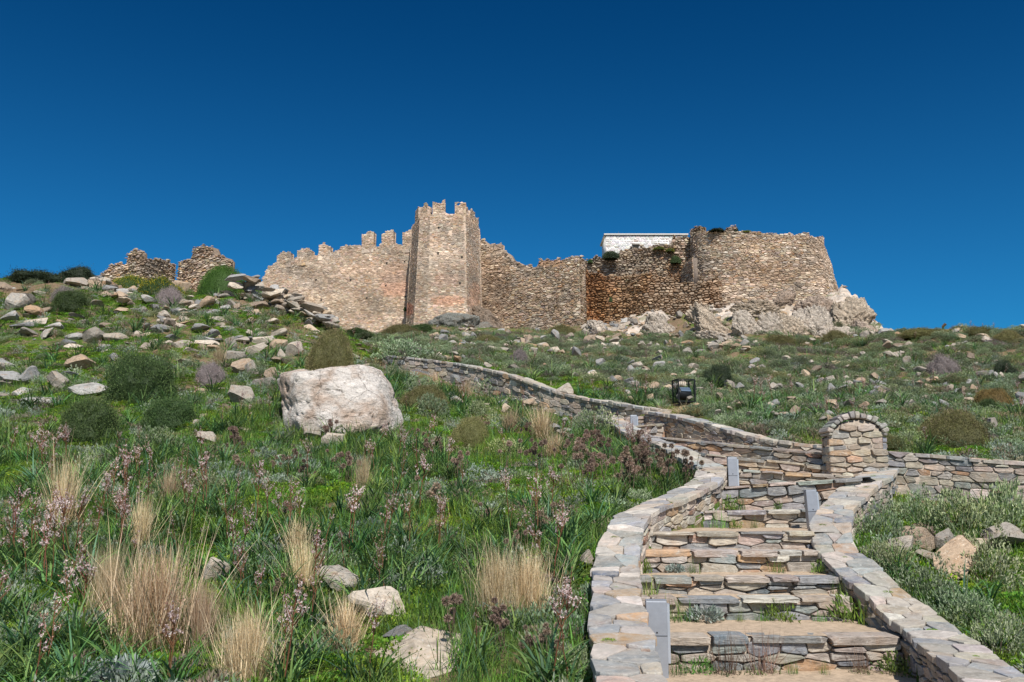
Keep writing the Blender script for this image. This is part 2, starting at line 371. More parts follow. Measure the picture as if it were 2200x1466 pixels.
pts = [(( (p[0]-1100)/F/(CT-(733-p[1])/F*ST)), p[2], at(*p)[2]) for p in CP]
for u in (-1.3, -0.7, -0.2, 0.2, 0.7, 1.3):
    pts += [(u, 4.2, -1.72), (u, 3.0, -1.75)]
for u in (-0.95, -1.4): pts += [(u, 12, -0.5), (u, 22, 1.8), (u, 36, 7.5), (u, 60, 8.0)]
for u in (0.95, 1.4): pts += [(u, 12, -0.6), (u, 22, 1.2), (u, 36, 4.2), (u, 56, 8.0), (u, 80, 6)]
pts += [(u, 60, 8.3) for u in (-0.55, -0.4)] + [(u, 90, 12.5) for u in (-0.6, -0.3, -0.1, 0.1, 0.25)]
pts += [(-0.27, 46, 8.6), (-0.22, 46, 7.4), (-0.18, 60, 9.3), (-0.22, 70, 10.5), (0.45, 75, 8), (0.6, 75, 7), (0.45, 95, 4), (0.35, 95, 9), (0.4, 82, 9)]
pts += [(u, 200, 2) for u in (-1, -0.5, 0, 0.5, 1)] + [(u, 400, -30) for u in (-1, 0, 1)]
pts = np.array(pts)
def feat(u, Y): return np.stack([np.asarray(u)*2.4, np.log(np.maximum(Y, 3.0))], -1)
_Fc = feat(pts[:, 0], pts[:, 1]); _D = np.linalg.norm(_Fc[:, None]-_Fc[None], axis=-1)
_n = len(pts); _A = np.zeros((_n+1, _n+1)); _A[:_n, :_n] = _D + np.eye(_n)*1e-6; _A[:_n, _n] = 1; _A[_n, :_n] = 1
_w = np.linalg.solve(_A, np.concatenate([pts[:, 2], [0]]))
def base_z(X, Y):
    X = np.asarray(X, float).ravel(); Y = np.asarray(Y, float).ravel(); out = np.empty(X.shape)
    for i in range(0, len(X), 40000):
        f = feat(X[i:i+40000]/np.maximum(Y[i:i+40000], 3.0), Y[i:i+40000])
        d = np.sqrt(np.maximum(((f[:, None, :]-_Fc[None])**2).sum(-1), 1e-12)); out[i:i+40000] = d @ _w[:_n] + _w[_n]
    return out
def ground(X, Y):
    X = np.asarray(X, float); sh = X.shape; X = X.ravel(); Y = np.asarray(Y, float).ravel(); z = base_z(X, Y)
    k = np.clip((Y-12)/30, 0, 1)
    nz = (0.06+0.22*k)*fbm(X*0.45, Y*0.45, 0, 3, 4) + 0.035*fbm(X*2.3, Y*2.3, 0, 8, 3)
    rock = np.clip((Y-60)/6, 0, 1) * np.clip((X/np.maximum(Y, 1)-0.10)/0.06, 0, 1)
    z = z + nz + rock*(0.8*fbm(X*0.28+Y*0.1, Y*0.4, 0, 5, 3)+0.45*np.abs(fbm(X*0.9-Y*0.3, Y*0.8, 0, 15, 4)))
    near = (Y > 3) & (Y < 45)
    xi, yi = X[near], Y[near]; zi = z[near]
    for pth, retain, hgt, fr in ((WA, -1, 0.8, 1), (WB, -1, 0.9, 1), (WR, -1, 0.75, 1)):
        d, sg, zt = pth.sdist(xi, yi); back = sg < 0
        w = np.clip(1-(d-0.3)/1.6, 0, 1)
        zi = np.where(back & (d < 1.9) & (d > 0.14), zi*(1-w)+(zt-0.05)*w, zi); zi = np.where(back & (d <= 0.14), np.minimum(zi, zt-hgt), zi)
        w = np.clip(1-(d-0.35)/1.0, 0, 1)
        zi = np.where(~back & (d < 1.35) & (w > 0), zi*(1-w)+np.minimum(zi, zt-hgt)*w, zi)
    for pth, out in ((LW, -1), (RW, 1)):
        d, sg, zt = pth.sdist(xi, yi); outer = sg == out
        low = 0.30 if out < 0 else 0.38
        w = np.clip(1-(d-0.55)/0.7, 0, 1)
        zi = np.where(outer & (d < 1.25), np.minimum(zi, (zt-low)*w+zi*(1-w)), zi)
        zi = np.where(outer & (d < 0.9), np.maximum(zi, zt-low-0.35), zi)
    ins = in_poly(xi, yi, CORR)
    zi = np.where(ins, np.minimum(zi, tread_level(xi, yi)-0.12), zi)
    for pth, lo_ in ((LW, -0.46), (RW, 0.46)):
        d, sg, zt = pth.sdist(xi, yi); zi = np.where((d < 0.42) & (sg == np.sign(lo_)), np.minimum(zi, zt-0.30), zi)
    z[near] = zi
    return z.reshape(sh)
def hit(px, py, y0=5.5):
    Y = np.exp(np.linspace(math.log(y0), math.log(88), 700))
    a = (px-1100)/F; b = (733-py)/F; t = Y/(CT-b*ST); X = a*t; Zr = (ST+b*CT)*t; g = ground(X, Y)
    k = np.nonzero(g >= Zr)[0]
    if len(k) == 0:
        k = [int(np.argmin(Zr-g))]
    i = k[0]; return np.array([X[i], Y[i], g[i]])

# terrain sheet
ys = np.concatenate([np.linspace(-60, 3, 40), np.exp(np.linspace(math.log(3.1), math.log(90), 560)), np.exp(np.linspace(math.log(92), math.log(900), 40))])
us = np.concatenate([np.linspace(-2.5, -0.72, 24), np.linspace(-0.70, 0.70, 520), np.linspace(0.72, 2.5, 24)])
GU, GY = np.meshgrid(us, ys); GX = GU*np.maximum(GY, 3.0)
GX = np.where(GY < 3, GU*(3.0+(3-GY)*0.9), GX)
GZ = ground(GX, GY); nr, nc = GX.shape
idx = np.arange(nr*nc).reshape(nr, nc)
TF = np.stack([idx[:-1, :-1], idx[:-1, 1:], idx[1:, 1:], idx[1:, :-1]], -1).reshape(-1, 4)
gpx, gpy = proj(np.stack([GX.ravel(), np.maximum(GY.ravel(), 1), GZ.ravel()], 1)); gpx = gpx.reshape(nr, nc); gpy = gpy.reshape(nr, nc)
# red channel: how bare the soil is; green channel: rubble
bare = 0.10*fbm(GX*0.7, GY*0.7, 0, 21, 3) + 0.08*np.clip((GY-24)/12, 0, 1) + 0.02*np.clip(1-np.abs(gpx-420)/400, 0, 1)*np.clip((GY-22)/5, 0, 1)
rub = np.clip((GY-59)/6, 0, 1)*np.clip((gpx-1180)/250, 0, 1)*np.clip(0.62+0.9*fbm(GX*0.35, GY*0.35, 0, 31, 4), 0, 1)
mb = MB(); mb.add(np.stack([GX, GY, GZ], -1).reshape(-1, 3), TF, np.stack([bare.ravel(), rub.ravel(), 0*rub.ravel()], 1))
tag(mb.build('ground', M['ground']), kind='structure')
# the plain far below, out to the horizon
mb = MB(); mb.add([[-6000,-6000,-45],[6000,-6000,-45],[6000,6000,-45],[-6000,6000,-45]], [[0,1,2,3]], (0.2, 0, 0))
tag(mb.build('terrain', M['ground']), kind='structure')

# ------------------------------------------------------------------ masonry
def layout(s0, s1, h0, h1, rowh, ln, rng, top=None, bot=None, wob=0.3, merge=0.12):
    S = []; h = h0
    while h < h1 - rowh[0]*0.4:
        rh = rng.uniform(*rowh); rh = min(rh, h1-h) if h1-h < rh*1.5 else rh
        s = s0 - rng.uniform(0, ln[0])*0.3; a = []
        while s < s1:
            l = rng.uniform(*ln)
            if s1-(s+l) < ln[0]*0.6: l = s1-s
            a.append((s, min(s+l, s1))); s += l
        for (p, q) in a:
            p = max(p, s0)
            if q-p < ln[0]*0.25: continue
            if rng.random() < merge and rh > rowh[0]*1.2:
                m = h+rh*rng.uniform(0.35, 0.65); S.append((p, q, h, m)); S.append((p, q, m, h+rh))
            else: S.append((p, q, h, h+rh))
        h += rh
    S = np.array(S)
    if len(S) == 0: return S.reshape(0, 4)
    w = wob*rowh[0]
    dh = w*vnoise((S[:, 0]+S[:, 1])/2/ (ln[1]*2.2), S[:, 2]/rowh[1]*0.5, 0, 77)
    S[:, 2] += dh; S[:, 3] += dh
    sc = (S[:, 0]+S[:, 1])/2; hc = (S[:, 2]+S[:, 3])/2; keep = np.ones(len(S), bool)
    if top is not None: keep &= hc < top(sc)
    if bot is not None: keep &= S[:, 3] > bot(sc)
    return S[keep]
def stones_into(mb, S, mp, pal, rng, depth=0.03, gap=0.012, back=0.05, k=8, prof=None, p=0.45, jit=0.08, dvar=0.6, tilt=0.0, colfn=None):
    n = len(S)
    if n == 0: return
    th = np.arange(k)*2*np.pi/k + np.pi/k
    ca, sa = np.cos(th), np.sin(th)
    ax = np.sign(ca)*np.abs(ca)**p; bx = np.sign(sa)*np.abs(sa)**p
    cs = (S[:, 0]+S[:, 1])/2; ch = (S[:, 2]+S[:, 3])/2; hs = (S[:, 1]-S[:, 0])/2-gap; hh = (S[:, 3]-S[:, 2])/2-gap
    hs = np.maximum(hs, 0.01); hh = np.maximum(hh, 0.01)
    j = 1-rng.uniform(0, jit*2, (n, k)); js = rng.uniform(-jit, jit, (n, k)); d = depth*(1+dvar*(rng.random(n)*2-1))
    prof = prof or [(-1, 1.0), (0.45, 1.0), (0.85, 0.93), (1.0, 0.72)]
    rings = []
    ta = rng.normal(0, tilt, n); tb = rng.normal(0, tilt, n)
    for (nn, sc) in prof:
        dn = (np.full(n, -back) if nn < 0 else d*nn)
        e = 1-(1-sc)*np.minimum(1, 1.0)
        A = ax[None]*j*e*hs[:, None]+js*hs[:, None]*0.3; B = bx[None]*j[:, ::-1]*e*hh[:, None]
        lim = np.minimum(hs, hh)[:, None]*(1-sc)*1.2            # constant-width chamfer
        A = np.sign(ax)[None]*np.maximum(np.abs(ax[None]*j*hs[:, None])-lim, 0)+js*hs[:, None]*0.12
        B = np.sign(bx)[None]*np.maximum(np.abs(bx[None]*j[:, ::-1]*hh[:, None])-lim, 0)
        rn = rng.uniform(-0.12, 0.12, (n, k))*d[:, None]*(nn > 0.5)
        tl = (ta[:, None]*A+tb[:, None]*B)*(nn > 0)
        rings.append((cs[:, None]+A, ch[:, None]+B, dn[:, None]+rn+tl))
    Q = len(prof); s_ = np.stack([r[0] for r in rings], 1); h_ = np.stack([r[1] for r in rings], 1); n_ = np.stack([r[2] for r in rings], 1)
    s_ = np.concatenate([s_.reshape(n, -1), cs[:, None]], 1); h_ = np.concatenate([h_.reshape(n, -1), ch[:, None]], 1)
    n_ = np.concatenate([n_.reshape(n, -1), (d*rng.uniform(0.95, 1.2, n))[:, None]], 1)
    V = mp(s_.ravel(), h_.ravel(), n_.ravel()); nv = Q*k+1
    fq = np.array([[r*k+i, r*k+(i+1) % k, (r+1)*k+(i+1) % k, (r+1)*k+i] for r in range(Q-1) for i in range(k)])
    ft = np.array([[(Q-1)*k+i, (Q-1)*k+(i+1) % k, Q*k] for i in range(k)])
    off = (np.arange(n)*nv)[:, None, None]
    pal = np.asarray(pal, float); wts = pal[:, 3]/pal[:, 3].sum()
    c = pal[rng.choice(len(pal), n, p=wts), :3]*rng.uniform(0.75, 1.25, (n, 1))*rng.uniform(0.94, 1.06, (n, 3))
    if colfn is not None: c = colfn(c, cs, ch)
    mb.add(V, [(fq[None]+off).reshape(-1, 4), (ft[None]+off).reshape(-1, 3)], np.repeat(c, nv, 0))
def clip_poly(poly, nx, ny, c):
    """keep the part of a polygon where nx*x+ny*y <= c"""
    out = []; n = len(poly); px_, py_ = poly[-1]; dp = nx*px_+ny*py_-c
    for (x, y) in poly:
        d = nx*x+ny*y-c
        if (d <= 0) != (dp <= 0):
            t = dp/(dp-d); out.append((px_+(x-px_)*t, py_+(y-py_)*t))
        if d <= 0: out.append((x, y))
        px_, py_, dp = x, y, d
    return out
def rubble_into(mb, S, mp, pal, rng, depth=0.02, gap=0.006, back=0.06, box=None, an=2.0, jit=0.32, chamfer=0.010, rough=0.10, dvar=0.7, tilt=0.04, colfn=None, top=None, detail=1, keep=None):
    """irregular fitted stones: cells round the jittered centres of the courses S"""
    if len(S) < 2: return
    cs = (S[:, 0]+S[:, 1])/2; ch = (S[:, 2]+S[:, 3])/2; hs = (S[:, 1]-S[:, 0])/2; hh = (S[:, 3]-S[:, 2])/2
    cs = cs+rng.uniform(-1, 1, len(S))*hs*jit; ch = ch+rng.uniform(-1, 1, len(S))*hh*jit*1.6
    X = cs; Yh = ch*an; wgt = np.minimum(hs, hh*an)
    if box is None: box = (S[:, 0].min(), S[:, 1].max(), S[:, 2].min(), S[:, 3].max())
    n = len(X); cell = max(np.median(hs)*4, 1e-3); grid = {}
    gi = np.floor(X/cell).astype(int); gj = np.floor(Yh/cell).astype(int)
    for i in range(n): grid.setdefault((gi[i], gj[i]), []).append(i)
    pal = np.asarray(pal, float); wts = pal[:, 3]/pal[:, 3].sum()
    C = pal[rng.choice(len(pal), n, p=wts), :3]*rng.uniform(0.78, 1.22, (n, 1))*rng.uniform(0.95, 1.05, (n, 3))
    if colfn is not None: C = colfn(C, cs, ch)
    ok = np.ones(n, bool) if top is None else ch < top(cs)
    if keep is not None: ok &= keep(cs, ch)
    As, Bs, Ns, Cs, F4, F3 = [], [], [], [], [], []; base = 0
    for i in range(n):
        if not ok[i]: continue
        x0, y0 = X[i], Yh[i]; R_ = cell*1.5
        poly = [(x0-R_, y0-R_), (x0+R_, y0-R_), (x0+R_, y0+R_), (x0-R_, y0+R_)]
        for (nx, ny, c) in ((-1, 0, -box[0]), (1, 0, box[1]), (0, -1, -box[2]*an), (0, 1, box[3]*an)): poly = clip_poly(poly, nx, ny, c) if poly else poly
        cand_ = [j for a in (-1, 0, 1) for b_ in (-1, 0, 1) for j in grid.get((gi[i]+a, gj[i]+b_), ()) if j != i]
        cand_.sort(key=lambda j: (X[j]-x0)**2+(Yh[j]-y0)**2)
        for j in cand_[:16]:
            dx, dy = X[j]-x0, Yh[j]-y0; d = math.hypot(dx, dy)+1e-9; nx, ny = dx/d, dy/d
            g = gap*math.hypot(nx, ny*an)
            if len(poly) < 3: break
            poly = clip_poly(poly, nx, ny, nx*x0+ny*y0+d*wgt[i]/(wgt[i]+wgt[j])-g)
        if len(poly) < 3: continue
        P_ = np.array(poly); P_[:, 1] /= an
        if np.ptp(P_[:, 0]) < 0.02 or np.ptp(P_[:, 1]) < 0.012: continue
        for _ in range(detail): P_ = np.stack([P_*0.86+np.roll(P_, -1, 0)*0.14, P_*0.14+np.roll(P_, -1, 0)*0.86], 1).reshape(-1, 2)
        k = len(P_); cen = P_.mean(0); v = P_-cen; r = np.linalg.norm(v, axis=1)[:, None]+1e-9; sz = r.mean()
        v = v*(1+rough*0.5*rng.uniform(-1, 1, (k, 1))); d_ = depth*(1+dvar*rng.uniform(-1, 1)); ta, tb = rng.normal(0, tilt, 2)
        cf = np.minimum(chamfer/r, 0.35)
        rings = [(v, -back), (v, d_*0.35), (v*(1-cf*0.35), d_*0.8), (v*(1-cf), d_), (v*(1-cf)*0.55, d_)]
        for q, (vv, nn) in enumerate(rings):
            As.append(cen[0]+vv[:, 0]); Bs.append(cen[1]+vv[:, 1]); nz_ = np.full(k, float(nn))
            if q: nz_ += ta*vv[:, 0]+tb*vv[:, 1]
            if q > 1: nz_ += rng.uniform(-1, 1, k)*min(depth, 0.02)*0.16
            Ns.append(nz_)
        As.append(cen[:1]); Bs.append(cen[1:2]); Ns.append(np.array([d_*1.03]))
        Q = len(rings); ar = np.arange(k); a1 = (ar+1) % k
        for q in range(Q-1): F4.append(np.stack([q*k+ar, q*k+a1, (q+1)*k+a1, (q+1)*k+ar], 1)+base)
        F3.append(np.stack([(Q-1)*k+ar, (Q-1)*k+a1, np.full(k, Q*k)], 1)+base)
        Cs.append(np.tile(C[i], (Q*k+1, 1))); base += Q*k+1
    if not As: return
    V_ = mp(np.concatenate(As), np.concatenate(Bs), np.concatenate(Ns))
    mb.add(V_, [np.concatenate(F4), np.concatenate(F3)], np.concatenate(Cs))
# colour of the stones (r, g, b, weight)
PAL_STAIR = [(0.33,0.29,0.24,3),(0.24,0.245,0.25,2.4),(0.43,0.36,0.28,2.8),(0.14,0.155,0.175,1.1),(0.46,0.37,0.30,1.3),(0.40,0.25,0.145,0.9),(0.25,0.27,0.25,0.9),(0.56,0.50,0.43,1.1),(0.27,0.16,0.11,0.35)]
PAL_CAP = [(0.37,0.335,0.29,2.6),(0.29,0.30,0.31,2.8),(0.46,0.40,0.33,2.8),(0.17,0.19,0.22,0.8),(0.47,0.37,0.29,1.5),(0.44,0.29,0.17,0.7),(0.30,0.325,0.315,1.1),(0.58,0.52,0.46,1.3)]
PAL_CASTLE = [(0.47,0.355,0.25,4),(0.40,0.30,0.21,3),(0.55,0.435,0.325,3),(0.34,0.28,0.225,2),(0.62,0.53,0.42,1.2),(0.45,0.295,0.17,1),(0.28,0.22,0.17,0.5)]
PAL_PINK = [(0.54,0.405,0.295,4),(0.48,0.355,0.255,3),(0.60,0.465,0.35,3),(0.42,0.335,0.26,1.4),(0.66,0.54,0.425,1.2),(0.50,0.33,0.205,0.8)]
HI = [(-1, 1.0), (0.25, 1.0), (0.7, 0.93), (1.0, 0.78)]

def solid_strip(mb, mpf, s0, s1, ds, top, bot, n0, n1, col):
    """a closed body: front at n0, back at n1, between bot(s) and top(s)"""
    s = np.linspace(s0, s1, max(2, int((s1-s0)/ds)+1)); t = top(s); b = bot(s); k = len(s)
    V = np.concatenate([mpf(s, b, np.full(k, n0)), mpf(s, t, np.full(k, n0)), mpf(s, t, np.full(k, n1)), mpf(s, b, np.full(k, n1))])
    f = []
    for i in range(k-1):
        for a, c in ((0, 1), (1, 2), (2, 3), (3, 0)):
            f.append([a*k+i, a*k+i+1, c*k+i+1, c*k+i])
    f.append([0, k, 2*k, 3*k]); f.append([k-1, 4*k-1, 3*k-1, 2*k-1])
    mb.add(V, np.array(f), col)

# --- low walls of the stairs
def low_wall(path, name, label, side_in, width, hin, hout, seed, s0=0.0, s1=None, cap_w=(0.14, 0.26), rowh=(0.05, 0.13), face_in=True, face_out=True, cap_depth=0.02):
    rng = np.random.default_rng(seed); s1 = s1 or path.L; sg = -side_in     # body lies on the side away from the steps
    root = empty(name, tuple(path.P[len(path.P)//2]-np.array([0, 0, 0.5])))
    inv = Matrix.Translation(-root.location)
    wob = lambda q: 0.02*vnoise(q*1.7, q*0+3)
    def core(q, h, n):
        p, nn = path.ev(q); p = p+nn*(sg*np.asarray(n))[..., None]; p[..., 2] += h; return p
    mb = MB(); solid_strip(mb, core, s0, s1, 0.15, lambda q: -0.015+0*q, lambda q: -max(hin, hout)-0.4+0*q, 0.035, width-0.035, (1, 1, 1))
    parts = [mb.build('core', M['mortar'], root)]
    mb = MB()
    if face_in:
        f = lambda q, h, n: core(q, h, 0.03-np.asarray(n)); rubble_into(mb, layout(s0, s1, -hin, -0.04, rowh, (0.12, 0.42), rng, merge=0.3, wob=0.8), f, PAL_STAIR, rng, 0.022, 0.006, detail=1, jit=0.15, an=2.6, rough=0.14, dvar=0.9)
    if face_out:
        f = lambda q, h, n: core(q, h, width-0.03+np.asarray(n)); rubble_into(mb, layout(s0, s1, -hout, -0.04, rowh, (0.12, 0.42), rng, merge=0.3, wob=0.8), f, PAL_STAIR, rng, 0.022, 0.006, jit=0.15, an=2.6, rough=0.14, dvar=0.9)
    parts.append(mb.build('stone_face', M['stone'], root, False))
    mb = MB(); q = s0                                                  # irregular flagstones on top
    cells = []
    while q < s1:
        l = rng.uniform(0.16, 0.42); nacr = rng.choice([1, 2, 2, 3]) if width > 0.35 else rng.choice([1, 1, 2]); cut = np.sort(rng.uniform(0.3, 0.7, nacr-1)) if nacr < 3 else np.array([rng.uniform(0.25, 0.4), rng.uniform(0.6, 0.75)])
        e = np.concatenate([[0], cut, [1]])*width
        for a, b in zip(e[:-1], e[1:]):
            dq = rng.uniform(-0.05, 0.05)
            a2 = a-rng.uniform(0.0, 0.035)*(a == 0); b2 = b+rng.uniform(0.0, 0.035)*(b == width)
            if rng.random() < 0.25 and l > 0.3:
                m = q+l*rng.uniform(0.4, 0.6); cells += [(q+dq, m, a2, b2), (m, q+l+dq*0.5, a2, b2)]
            else: cells.append((q+dq, q+l+dq, a2, b2))
        q += l
    cells = np.array(cells); cells[:, :2] = np.clip(cells[:, :2], s0, s1); cells = cells[cells[:, 1]-cells[:, 0] > 0.06]
    def f(q, t, n):
        t = np.asarray(t, float); e = t/width*2-1
        return core(q+0.02*vnoise(q*5, t*6, 0, 4), np.asarray(n)+0.012*vnoise(q*2.3, t*2, 0, seed), t+0.035*e*vnoise(q*3.1, e*0.6, 0, seed+3))
    rubble_into(mb, cells, f, PAL_CAP, rng, 0.012, 0.004, 0.05, box=(s0, s1, -0.02, width+0.02), an=1.0, jit=0.45, chamfer=0.006, rough=0.07, dvar=0.8, tilt=0.03)
    parts.append(mb.build('coping', M['cap'], root, False))
    for o in parts: o.matrix_parent_inverse = inv
    return root

w = low_wall(LW, 'stair_wall', 'low wall', 1, 0.43, 0.62, 0.55, 1); tag(w, 'low curving stone wall with broad flagstone top along the left side of the steps', 'wall', 'low walls along the steps')
w = low_wall(RW, 'stair_wall', 'low wall', -1, 0.46, 0.55, 0.70, 2); tag(w, 'low stone wall with pale flagstone top along the right side of the steps, ending at the arched pillar', 'wall', 'low walls along the steps')
w = low_wall(WB, 'retaining_wall', '', 1, 0.34, 1.0, 0.2, 3, face_out=False); tag(w, 'stone retaining wall behind the upper steps, running left from the arched pillar', 'wall', 'retaining walls on the slope')
w = low_wall(WA, 'retaining_wall', '', 1, 0.34, 1.2, 0.2, 4, face_out=False, rowh=(0.08, 0.18)); tag(w, 'long stone retaining wall of the path, climbing leftwards behind the boulder', 'wall', 'retaining walls on the slope')
w = low_wall(WR, 'retaining_wall', '', 1, 0.34, 1.15, 0.2, 5, face_out=False, rowh=(0.08, 0.20)); tag(w, 'stone retaining wall with rusty blocks running right from the arched pillar', 'wall', 'retaining walls on the slope')

# --- steps
stair = empty('stone_stairs', (2.0, 6.0, Z0)); sinv = Matrix.Translation(-stair.location)
tag(stair, 'broad stone steps with sandy treads climbing between two low stone walls', 'stairs')
rng = np.random.default_rng(5)
prevA, prevB = np.array([0.8, 4.0, Z0]), np.array([4.2, 4.0, Z0])
for i, (A, B) in enumerate(SL + [(None, None)]):
    root = None
    if A is None: nA, nB = at(1300, 880, 24), at(1400, 885, 22.5)
    else: nA, nB = A, B
    # the sandy tread in front of this riser
    k = 24; kk = 8; mb = MB(); t = np.linspace(-0.12, 1.12, k)[None, :, None]; r = np.linspace(0, 1, kk)[:, None, None]
    pa = prevA+(0 if i == 0 else 1)*np.array([0, 0.03, 0]); F0 = pa+(prevB-prevA)*t; F1 = nA+(nB-nA)*t; F1[..., 1] += 0.15
    V = F0*(1-r)+F1*r; zz = (prevA[2]+(prevB[2]-prevA[2])*t[..., 0])
    V[..., 2] = zz-0.015+0.012*fbm(V[..., 0]*3, V[..., 1]*5, 0, 50+i, 3)
    ii = np.arange(k*kk).reshape(kk, k); f = np.stack([ii[:-1, :-1], ii[:-1, 1:], ii[1:, 1:], ii[1:, :-1]], -1).reshape(-1, 4)
    mb.add(V.reshape(-1, 3), f, (1, 1, 1)); o = mb.build('tread', M['sand'], stair); o.matrix_parent_inverse = sinv
    if A is None: break
    step = empty('step', tuple((A+B)/2)); step.parent = stair; step.matrix_parent_inverse = sinv
    si = Matrix.Translation(-step.location)
    pth = Path(np.array([A, B]), step=0); L = pth.L; base = (prevA[2]+prevB[2])/2-(A[2]+B[2])/2-0.06
    capn = 0.078 if i < 4 else 0.062; capn = capn*rng.uniform(0.95, 1.1)
    mb = MB(); mp = pth.front(1, -0.02)
    solid_strip(mb, mp, 0, L, 0.3, lambda q: -0.03+0*q, lambda q: base-0.3+0*q, -0.02, -0.30, (1, 1, 1))
    o = mb.build('core', M['mortar'], step); o.matrix_parent_inverse = si
    mb = MB(); rh = abs(base)-capn
    rows = (max(0.06, rh/ (3 if rh > 0.26 else 2)*0.8), max(0.08, rh/(3 if rh > 0.26 else 2)*1.25))
    rubble_into(mb, layout(0, L, base, -capn, rows, (0.14, 0.50), rng, merge=0.35, wob=0.4), mp, PAL_STAIR, rng, 0.034, 0.005, jit=0.10, an=3.0, chamfer=0.012, dvar=0.9, rough=0.14)
    o = mb.build('riser', M['stone'], step, False); o.matrix_parent_inverse = si
    mb = MB(); cells = layout(0, L, -capn, 0.0, (capn, capn), (0.22, 0.75), rng, wob=0, merge=0.0)
    mp2 = pth.front(1, 0.02)
    cells[:, 2] += rng.uniform(-0.015, 0.025, len(cells)); cells[:, 3] += rng.uniform(-0.007, 0.007, len(cells))
    stones_into(mb, cells, mp2, PAL_CAP if i % 2 else PAL_STAIR, rng, 0.030, 0.004, 0.26, k=22, prof=[(-1, 1.0), (0.3, 1.0), (0.7, 0.97), (1.0, 0.88)], p=0.22, jit=0.05, dvar=0.9, tilt=0.05)
    o = mb.build('coping', M['stone'], step, False); o.matrix_parent_inverse = si
    prevA, prevB = A, B

# --- the arched pillar
PAL_PIL = [(0.42,0.34,0.26,3),(0.36,0.29,0.22,3),(0.31,0.30,0.28,1.5),(0.46,0.31,0.19,1),(0.52,0.45,0.37,1.3),(0.20,0.20,0.20,0.5)]
def arch_pillar():
    rng = np.random.default_rng(9)
    A = at(1787, 1045, 15.35); B = at(1913, 1045, 15.35); wdt = B[0]-A[0]; zc = at(1850, 938, 15.35)[2]; zt = at(1850, 888, 15.35)[2]; zb = A[2]-0.4
    root = empty('arched_pillar', ((A[0]+B[0])/2, 15.35, zb)); tag(root, 'small freestanding stone pillar with an arched top where the walls meet beside the steps', 'pillar')
    inv = Matrix.Translation(-root.location); R0 = wdt*0.43; cx = (A[0]+B[0])/2; hz = zt-zc-0.10
    topf = lambda s: np.where(np.abs(s-wdt/2) < R0, zc+hz*np.sqrt(np.maximum(1-((s-wdt/2)/R0)**2, 0)), zc)
    th = 0.42
    mpf = lambda s, h, n: np.stack([A[0]+np.asarray(s), 15.35-np.asarray(n), np.asarray(h)+0*np.asarray(s)], -1)
    mb = MB(); solid_strip(mb, mpf, 0.02, wdt-0.02, 0.03, lambda q: topf(q)-0.01, lambda q: zb+0*q, -0.03, -th+0.03, (1, 1, 1)); o = mb.build('core', M['mortar'], root); o.matrix_parent_inverse = inv
    mb = MB()
    for sgn in (0, 1):
        f = (lambda s, h, n: mpf(s, h, np.asarray(n)-0.03)) if sgn == 0 else (lambda s, h, n: mpf(s, h, -np.asarray(n)-th+0.03))
        S = layout(0, wdt, zb, zc+hz+0.1, (0.07, 0.13), (0.14, 0.38), rng)
        rubble_into(mb, S, f, PAL_PIL, rng, 0.028, 0.008, jit=0.12, an=2.6, rough=0.14, dvar=0.9, top=lambda s: topf(s)-0.045)
    for xs, sg in ((0, -1), (wdt, 1)):
        f = lambda s, h, n, xs=xs, sg=sg: np.stack([A[0]+xs+sg*(np.asarray(n)-0.02), 15.35+np.asarray(s), np.asarray(h)+0*np.asarray(s)], -1)
        stones_into(mb, layout(0, th, zb, zc, (0.10, 0.17), (0.15, 0.3), rng), f, PAL_CAP, rng, 0.02, 0.006, k=12, prof=HI, p=0.25)
    o = mb.build('stone_face', M['stone'], root, False); o.matrix_parent_inverse = inv
    mb = MB(); nv = 15
    def ring(s, h, n):                                                # s: angle length, h: radial
        an = np.pi-np.asarray(s); rr = np.asarray(h)
        return np.stack([cx+(R0+rr)*np.cos(an), 15.35-np.asarray(n), zc+(hz+rr)*np.sin(an)+0*rr], -1)
    e = np.linspace(0.02, np.pi-0.02, nv+1); e = np.sort(e+rng.uniform(-0.04, 0.04, nv+1)); cells = np.array([(e[i], e[i+1], 0.0, rng.uniform(0.08, 0.15)) for i in range(nv)])
    stones_into(mb, cells, ring, [(0.38,0.36,0.33,3),(0.48,0.44,0.39,2),(0.40,0.25,0.15,1.0),(0.26,0.25,0.24,1)], rng, 0.03, 0.008, th, k=12, prof=HI, p=0.35, jit=0.08)
    o = mb.build('arch', M['stone'], root, False); o.matrix_parent_inverse = inv
arch_pillar()

